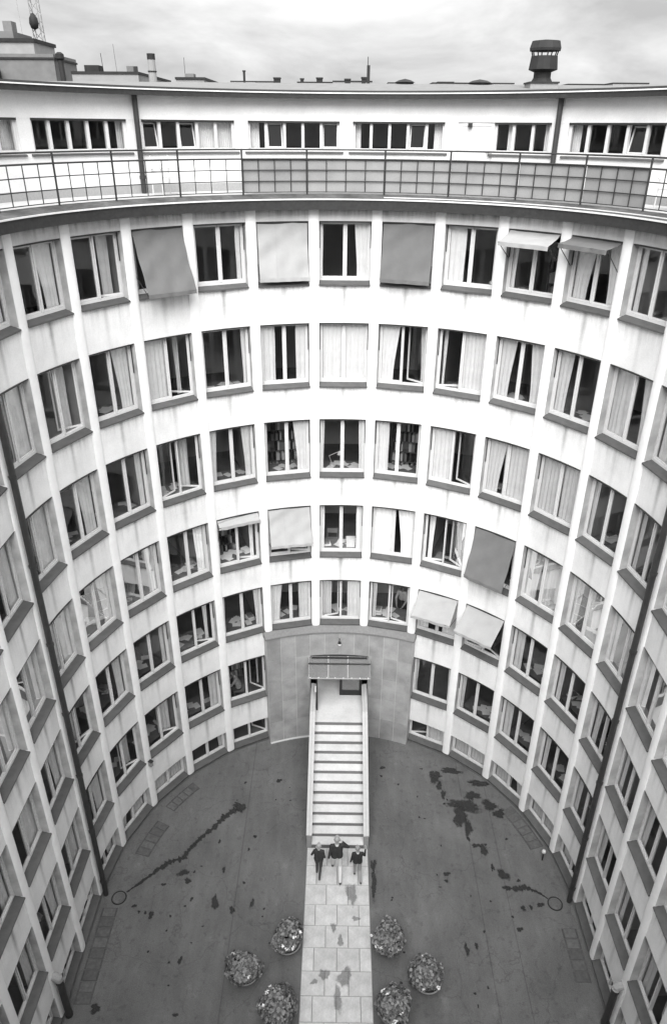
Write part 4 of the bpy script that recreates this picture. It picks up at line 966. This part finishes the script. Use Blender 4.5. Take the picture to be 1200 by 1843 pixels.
person((-0.58, 0.98, 0.033), R_(-4), 1.40, kid1, dict(top=M_SWEAT, low=M_TROUS_D, fore='top'), M_HAIR_F, 'smaller person in dark jacket and dark trousers walking left of the tall one')
kid2 = dict(pelvis=(0, 0, .93), chest=(0, .02, 1.22), neck=(0, .03, 1.45), head=(-.01, .05, 1.61), look=(0, 1, 0),
    sh_l=(-.17, .02, 1.38), sh_r=(.17, .02, 1.38), el_l=(-.23, -.03, 1.12), wr_l=(-.26, .04, .89), el_r=(.27, .08, 1.18), wr_r=(.30, .16, 1.42), pn_r=(-1, 0, 0), pn_l=(1, 0, 0),
    kn_l=(-.09, .17, .50), an_l=(-.09, .16, .095), kn_r=(.09, -.02, .48), an_r=(.12, -.26, .11))
person((0.62, 0.90, 0.033), R_(3), 1.42, kid2, dict(top=M_SWEAT, low=M_TROUS_G, fore='top', collar=M_TROUS_L), M_HAIR_F, 'smaller person in dark sweater and grey trousers raising a hand at right')

# ------------------------------------------------------------------ things inside the rooms
desk_parts = {}
def desk_meshes():
    if desk_parts: return desk_parts
    desk_parts['desktop'] = MB().box(-.70, .70, 0, .72, .71, .75).mesh('desktop', M_WOOD)
    desk_parts['ped'] = MB().box(-.2, .2, .04, .68, 0.01, .709).mesh('pedestal', M_WOOD)
    desk_parts['sheet'] = MB().box(-.105, .105, -.148, .148, 0, .003).mesh('sheet', M_PAPER)
    desk_parts['book'] = MB().box(-.09, .09, -.13, .13, 0, .035).mesh('book', M_BOOK)
    desk_parts['file'] = MB().box(-.12, .12, -.16, .16, 0, .05).mesh('folder', M_PAPER)
    return desk_parts
def desk(row, b, seed, dx=0.0):
    dm = desk_meshes(); rr = random.Random(seed); M = WM[row, b] @ Matrix.Translation((dx, 0.56, FLOOR[row]-FB[row]+0.002))
    o = empty('desk'); o.matrix_world = M; tag(o, 'office desk seen through the window, ' + where(row, b), 'desk', 'desks behind the windows')
    link('desktop', dm['desktop'], o)
    for sx in (-1, 1): link('pedestal', dm['ped'], o, Matrix.Translation((sx*.45, 0, 0)))
    p = empty('paper_pile'); p.matrix_world = M @ Matrix.Translation((0, .36, .7505)); tag(p, 'loose papers on the desk, ' + where(row, b), 'papers', 'papers on the desks')
    for i in range(rr.randint(5, 9)):
        link('sheet', dm['sheet'], p, Matrix.Translation((rr.uniform(-.55, .55), rr.uniform(-.2, .22), .0005+.0035*i)) @ Matrix.Rotation(rr.uniform(-1.5, 1.5), 4, 'Z'))
    if rr.random() < .7:
        k = empty('book_stack'); k.matrix_world = M @ Matrix.Translation((rr.choice((-1, 1))*.5, rr.uniform(.2, .5), .7875)); tag(k, 'books on the desk, ' + where(row, b), 'books', 'book stacks on the desks')
        z = 0.0
        for i in range(rr.randint(2, 5)):
            f = rr.random() < .45; link('folder' if f else 'book', dm['file' if f else 'book'], k, Matrix.Translation((rr.uniform(-.02, .02), rr.uniform(-.02, .02), z)) @ Matrix.Rotation(rr.uniform(-.3, .3), 4, 'Z')); z += .0515 if f else .0365
    return M
DESKS = {1: (-4, -2, 2, 3, 5), 2: (-6, -4, -2, 2, 3, 4), 3: (-6, -5, -4, -3, -2, -1, 0, 1, 3, 5, 6), 4: (-7, -6, -5, -4, -3, -2, 0, 5, 6), 5: (-7, -6, -5, -4, -3, -2, -1, 0, 1, 4, 5, 6), 6: (-8, -6, -5, -4, -3, 3, 4, 5, 6), 7: ()}
for row, bs in DESKS.items():
    for b in bs: desk(row, b, row*100+b)
# articulated lamp on the desk in the third row
M = WM[3, 0] @ Matrix.Translation((0, .56, FLOOR[3]-FB[3]+.753))
o = empty('desk_lamp'); o.matrix_world = M; tag(o, 'jointed white desk lamp in the third row window above the entrance', 'lamp')
part('lamp_base', MB().lathe([(0, .03), (.08, .025), (.09, .0), (0, 0)], (-.32, .3, .03), 12), M_FRAME, o); part('lamp_arm', MB().tube([(-.32, .3, .05), (-.42, .3, .36), (-.10, .28, .52)], .012, 6), M_FRAME, o); part('lamp_shade', MB().lathe([(.03, 0), (.085, -.12), (.08, -.12), (.025, 0)], (-.08, .28, .54), 12), M_FRAME, o)
# typewriter on a table in the fourth row
M = WM[4, 2] @ Matrix.Translation((0, .62, FLOOR[4]-FB[4]+.002))
o = empty('typing_table'); o.matrix_world = M; tag(o, 'small typing table behind the open window, ' + where(4, 2), 'table')
part('table_top', MB().box(-.5, .5, 0, .6, .66, .70), M_WOOD, o)
for sx in (-.45, .45):
    for sy in (.05, .55): part('leg', MB().box(sx-.025, sx+.025, sy-.025, sy+.025, 0, .659), M_WOOD, o)
o = empty('typewriter'); o.matrix_world = M @ Matrix.Translation((0, .3, .702)); tag(o, 'dark typewriter on the table, ' + where(4, 2), 'typewriter')
part('typewriter_body', MB().prism([(-.2, -.2), (.2, -.2), (.2, .16), (-.2, .16)], 0, .09), M_DARK, o); part('typewriter_hood', MB().box(-.19, .19, -.02, .14, .0905, .16), M_DARK, o); part('carriage', MB().tube([(-.26, .1, .19), (.26, .1, .19)], .03, 8), M_FARD, o); part('keyboard', MB().box(-.15, .15, -.18, -.03, .0905, .10), M_PARA, o)
# chair and box in the fourth row above the entrance
o = empty('office_chair'); o.matrix_world = WM[4, 0] @ Matrix.Translation((-.3, 1.65, FLOOR[4]-FB[4]+.002)); tag(o, 'bent-wood office chair, ' + where(4, 0), 'chair')
part('seat', MB().box(-.2, .2, -.2, .2, .43, .46), M_PARA, o)
for sx in (-.18, .18):
    for sy in (-.18, .18): part('leg', MB().tube([(sx, sy, 0), (sx, sy, .43 if sy < 0 else .85)], .015, 6), M_PARA, o)
part('backrest', MB().box(-.19, .19, .17, .19, .65, .83), M_PARA, o)
for row, b, x, yy, sz, zb in ((4, 0, .34, .40, .30, .752), (7, -2, -.1, .9, .42, .52)):
    o = empty('cardboard_box'); o.matrix_world = WM[row, b] @ Matrix.Translation((x, .56+yy*.6, FLOOR[row]-FB[row]+zb)); tag(o, 'pale cardboard box behind the window, ' + where(row, b), 'box')
    part('box_sides', MB().box(-sz/2, sz/2, -sz/2, sz/2, 0, sz*.8), M_PARA if row == 7 else M_PAPER, o); part('lid', MB().box(-sz/2-.01, sz/2+.01, -sz/2-.01, sz/2+.01, sz*.8+.001, sz*.8+.03), M_PAPER, o)
o = empty('store_shelf'); o.matrix_world = WM[7, -2] @ Matrix.Translation((-.1, 1.1, FLOOR[7]-FB[7]+.003)); tag(o, 'low store shelf carrying a box behind the lowest left window', 'shelf')
part('shelf_board', MB().box(-.6, .6, -.35, .35, .46, .515), M_WOOD, o)
for sx in (-.55, .55): part('shelf_side', MB().box(sx-.02, sx+.02, -.33, .33, 0, .459), M_WOOD, o)
# shelves of files along some back walls
for row, b in ((1, 3), (3, -1), (6, -2), (5, 4), (3, 1), (6, 5), (4, -2)):
    o = empty('file_shelf'); o.matrix_world = WM[row, b] @ Matrix.Translation((.1, 2.2, FLOOR[row]-FB[row]+.002)); tag(o, 'dark shelf of files deep in the room, ' + where(row, b), 'shelf', 'file shelves in the rooms')
    part('carcass', MB().box(-.6, .6, .28, .30, 0, 1.9), M_WOOD, o)
    for sx in (-.61, .61): part('side_panel', MB().box(sx-.015, sx+.015, 0, .279, 0, 1.9), M_WOOD, o)
    rr = random.Random(row+b*7)
    for z in (.05, .42, .79, 1.16, 1.53, 1.88):
        part('shelf_board', MB().box(-.594, .594, 0, .278, z, z+.02), M_WOOD, o)
        if z < 1.8:
            x = -.57
            while x < .52:
                ww = rr.uniform(.05, .09)
                if rr.random() < .8: part('file', MB().box(x, x+ww-.006, .02, .26, z+.021, z+.021+rr.uniform(.24, .31)), rr.choice((M_BOOK, M_PAPER, M_PARA, M_DARK)), o)
                x += ww
# people at two windows
sit = dict(pelvis=(0, 0, .55), chest=(0, .10, .84), neck=(0, .14, 1.06), head=(0, .20, 1.22), look=(.2, 1, -.3), sh_l=(-.17, .13, .99), sh_r=(.17, .13, .99),
    el_l=(-.24, .30, .80), wr_l=(-.10, .46, .95), el_r=(.25, .30, .78), wr_r=(.08, .48, .90), pn_l=(1, 0, 0), pn_r=(-1, 0, 0), kn_l=(-.13, .46, .55), an_l=(-.13, .44, .12), kn_r=(.13, .46, .55), an_r=(.13, .44, .12))
def in_room(row, b, x, yy, z): p = WM[row, b] @ Vector((x, yy, FLOOR[row]-FB[row]+z)); return p
o = empty('office_chair'); o.matrix_world = WM[6, -2] @ Matrix.Translation((-.08, .95, FLOOR[6]-FB[6]+.002)) @ Matrix.Rotation(R_(70), 4, 'Z'); tag(o, 'plain stool under the person in the patterned dress', 'stool')
part('seat', MB().box(-.2, .2, -.2, .2, .60, .64), M_WOOD, o)
for sx in (-.17, .17):
    for sy in (-.17, .17): part('leg', MB().box(sx-.02, sx+.02, sy-.02, sy+.02, 0, .599), M_WOOD, o)
p = person(in_room(6, -2, -.08, .95, .22), WM[6, -2].to_euler().z+R_(75), 1.66, sit, dict(top=M_PRINT, low=M_TROUS_D, fore='skin'), M_HAIR_D, 'person in a patterned dress sitting at the open window left of the portal', vox=.010)
stand = dict(pelvis=(0, 0, .93), chest=(0, .10, 1.20), neck=(0, .20, 1.40), head=(0, .28, 1.54), look=(0, 1, -.5), sh_l=(-.17, .18, 1.33), sh_r=(.17, .18, 1.33),
    el_l=(-.22, .30, 1.08), wr_l=(-.14, .45, .92), el_r=(.22, .30, 1.08), wr_r=(.14, .45, .92), pn_l=(1, 0, 0), pn_r=(-1, 0, 0), kn_l=(-.09, .03, .49), an_l=(-.09, 0, .095), kn_r=(.09, .03, .49), an_r=(.09, 0, .095))
person(in_room(5, 1, .30, 1.75, .002), WM[5, 1].to_euler().z+R_(170), 1.68, stand, dict(top=M_TROUS_L, low=M_TROUS_D, fore='skin'), M_HAIR_D, 'person in a white shirt bending over a desk, fifth row window', vox=.010)

# ------------------------------------------------------------------ roofscape beyond
def cowl(x, y, z):
    o = empty('roof_ventilator', (x, y, z)); tag(o, 'large dark ventilator cowl standing on the roof at right', 'ventilator')
    part('base', MB().box(-.38, .38, -.38, .38, -.30, .16), M_PARA, o); part('base_cap', MB().box(-.41, .41, -.41, .41, .161, .20), M_FARD, o)
    part('neck', MB().lathe([(.0, .2005), (.30, .2005), (.24, .30), (.24, .44), (.0, .44)], (0, 0, 0), 14), M_FARD, o)
    part('drum', MB().lathe([(.24, .441), (.40, .50), (.36, .82), (.0, .82)], (0, 0, 0), 14), M_FARD, o)
    for i in range(8): t = 2*math.pi*i/8; part('strut', MB().tube([(.33*math.cos(t), .33*math.sin(t), .82), (.37*math.cos(t), .37*math.sin(t), .96)], .018, 5), M_FARD, o)
    part('hood', MB().lathe([(.0, .94), (.42, .94), (.43, 1.0), (.38, 1.17), (.10, 1.20), (.0, 1.20)], (0, 0, 0), 14), M_FARD, o)
cowl(5.44, 9.9, 21.74)
def blk(name, label, cat, x0, x1, y0, y1, z1, m, cap=None, z0=0.0):
    o = empty(name, ((x0+x1)/2, (y0+y1)/2, z0)); tag(o, label, cat); a, b = (x1-x0)/2, (y1-y0)/2
    part('wall', MB().box(-a, a, -b, b, 0, z1-z0), m, o)
    if cap: part('cap', MB().box(-a-cap, a+cap, -b-cap, b+cap, z1-z0+.001, z1-z0+.12), M_FARD, o)
    return o
# large stepped block at left
t = empty('far_building', (-23.1, 42.2, 0)); tag(t, 'dark stepped city block with rooftop storey on the left skyline', 'building')
part('wall', MB().box(-7, 4.65, -2.2, 2.2, 0, 24.75), M_BRICK, t)
part('upper_storey', MB().box(-7, 3.4, -1.9, 1.9, 24.751, 25.4), M_FARL, t)
part('roof', MB().box(-7, 3.5, -2.0, 2.0, 25.401, 25.6), M_FARD, t)
part('upper_roof', MB().box(-7, 2.1, -1.6, 1.6, 25.601, 26.0), M_BRICK, t)
part('chimney', MB().box(1.5, 2.05, -1.5, -.7, 26.002, 26.55), M_BRICK, t)
part('cornice', MB().box(-7, 4.72, -2.27, 2.27, 24.45, 24.56), M_FARD, t)
for i, x in enumerate((-2.0, -0.3)):
    wd = part('window', MB().box(x, x+1.2, -2.26, -2.201, 23.7, 24.3), M_FARL, t); part('pane', MB().box(x+.1, x+1.1, -2.275, -2.261, 23.8, 24.2), M_FARD, wd)
part('dark_shed', MB().box(-3.2, 1.2, -4.0, -2.4, 22.0, 23.95), M_FARD, t)
# lattice mast
mst = empty('lattice_mast', (-20.2, 43, 24.5)); tag(mst, 'tall lattice radio mast rising behind the stepped city block', 'mast')
for sx, sy in ((-1, -1), (1, -1), (1, 1), (-1, 1)): part('leg', MB().tube([(.28*sx, .28*sy, 0), (-.15+.22*sx, .22*sy, 8)], .035, 5), M_PARA, mst)
for i in range(14):
    z = i*.55; f = z/8; q = .28-.06*f
    for (ax, ay), (bx_, by_) in (((-1, -1), (1, -1)), ((1, -1), (1, 1)), ((1, 1), (-1, 1)), ((-1, 1), (-1, -1))):
        part('brace', MB().tube([(q*ax-.15*f, q*ay, z), (q*bx_-.15*f, q*by_, z+.55)], .022, 4), M_PARA, mst)
mb = MB().lathe([(0, 1.75), (.22, 1.85), (.30, 2.1), (.26, 2.4), (.1, 2.65), (0, 2.68)], (-.05, -.5, 0), 12); mb.smooth = True; part('dish_housing', mb, M_FARD, mst)
part('guy_wire', MB().tube([(-1.0, -.3, 1.2), (-1.25, 0, 8)], .02, 4), M_PARA, mst)
o = empty('roof_flue', (-18.0, 40, 22.0)); tag(o, 'dark mushroom-topped flue in front of the stepped city block', 'flue')
part('shaft', MB().tube([(.02, 0, 0), (-.05, 0, 2.6)], .17, 10), M_FARD, o); part('cap', MB().lathe([(.17, 2.4), (.28, 2.5), (.26, 2.75), (.12, 2.85), (0, 2.86)], (-.05, 0, 0), 12), M_FARD, o)
o = empty('tall_chimney', (-10.0, 30, 21.5)); tag(o, 'slim pale cylindrical chimney with dark top on the left skyline', 'chimney')
part('shaft', MB().tube([(0, 0, 0), (0, 0, 2.42)], [.24, .19], 12), M_FARL, o); part('top_band', MB().lathe([(.19, 2.30), (.21, 2.30), (.21, 2.56), (.0, 2.56)], (0, 0, 0), 12), M_FARD, o); part('hoop', MB().lathe([(.205, 1.75), (.235, 1.75), (.235, 1.80), (.205, 1.80)], (0, 0, 0), 12), M_FARD, o)
o = blk('far_house', 'low pale flat-roofed house on the left skyline', 'building', -14.2, -10.75, 30, 38, 23.14, M_FARL, .04)
part('chimney', MB().box(-1.1, -.35, -3.8, -3.0, 23.261, 23.55), M_FARD, o); part('chimney', MB().box(1.1, 1.45, -3.8, -3.2, 23.261, 23.52), M_BRICK, o); part('chimney', MB().box(1.55, 1.70, -3.99, -3.85, 22.5, 23.5), M_FARD, o)
part('aerial', MB().tube([(-.2, -3.5, 23.26), (-.25, -3.5, 24.1)], .015, 4), M_FARD, o); part('aerial', MB().tube([(.5, -3.5, 23.26), (.45, -3.5, 24.5)], .008, 4), M_FARD, o)
o = blk('far_house', 'distant pale rooftop with small turret right of the slim chimney', 'building', -9.6, -8.0, 34, 40, 23.12, M_FARL, .05)
part('turret', MB().box(-.3, .2, -2.9, -2.2, 23.13, 23.42), M_BRICK, o); part('aerial', MB().tube([(-.3, -2.8, 23.4), (-.3, -2.8, 24.2)], .012, 4), M_FARD, o)
def far(px, Y): return -0.107+(px-615)/1296.12*1.134*(Y+13.64)*0.9     # spread along the skyline
for i, (x, Y, w_, h_, lab) in enumerate(((-4.3, 22, .09, .42, 'thin dark flue left of the centre of the ridge'), (-2.75, 20, .26, .16, 'squat dark chimney second from the thin flue'), (-1.75, 20, .13, .14, 'small dark chimney third from the thin flue'), (-1.05, 20, .24, .17, 'squat dark chimney left of the middle of the ridge'), (.05, 16, .2, .12, 'low dark vent at the middle of the ridge'), (.56, 13.5, .14, .16, 'small dark chimney beside the thin antenna stump'))):
    zb = 21.97+(Y-11.5)*.047
    o = empty('roof_chimney', (x, Y, zb-.9)); tag(o, lab, 'chimney'); part('stack', MB().box(-w_/2, w_/2, -w_/2, w_/2, 0, .9+h_-.05), M_FARD, o); part('cap', MB().box(-w_/2-.02, w_/2+.02, -w_/2-.02, w_/2+.02, .9+h_-.049, .9+h_), M_FARD, o)
o = empty('antenna_stump', (.72, 14, 21.2)); tag(o, 'narrow upright stump with antenna on the ridge right of centre', 'antenna')
part('stump', MB().box(-.05, .05, -.06, .06, 0, 1.38), M_FARD, o); part('rod', MB().tube([(-.02, 0, 1.38), (-.02, 0, 1.62)], .012, 5), M_FARD, o); part('arm', MB().box(-.22, -.05, -.03, .03, .9, 1.02), M_FARD, o)
for x, w_, lab in ((1.75, .26, 'low domed roof vent right of the antenna stump'), (4.0, .32, 'low domed roof vent left of the large ventilator')):
    o = empty('roof_vent', (x, 11.6, 21.93)); tag(o, lab, 'vent'); part('drum', MB().lathe([(w_, -.1), (w_, .06), (0, .06)], (0, 0, 0), 14), M_FARD, o); part('dome', MB().lathe([(w_+.05, .061), (w_*.7, .12), (0, .16)], (0, 0, 0), 14), M_FARD, o)
rr = random.Random(21)
for i in range(11):
    x = -9+i*2.4+rr.uniform(-.8, .8); Y = rr.uniform(70, 110); zb = 21.97+(Y-11.5)*.047
    o = blk('distant_rooftop', 'faint distant rooftop on the skyline, number %s from the left' % (ORD+['twelfth'])[i+1], 'building', x*2.0-1.5, x*2.0+rr.uniform(.5, 2.5), Y, Y+8, zb+rr.uniform(-.1, .12), M_FARL, .03)
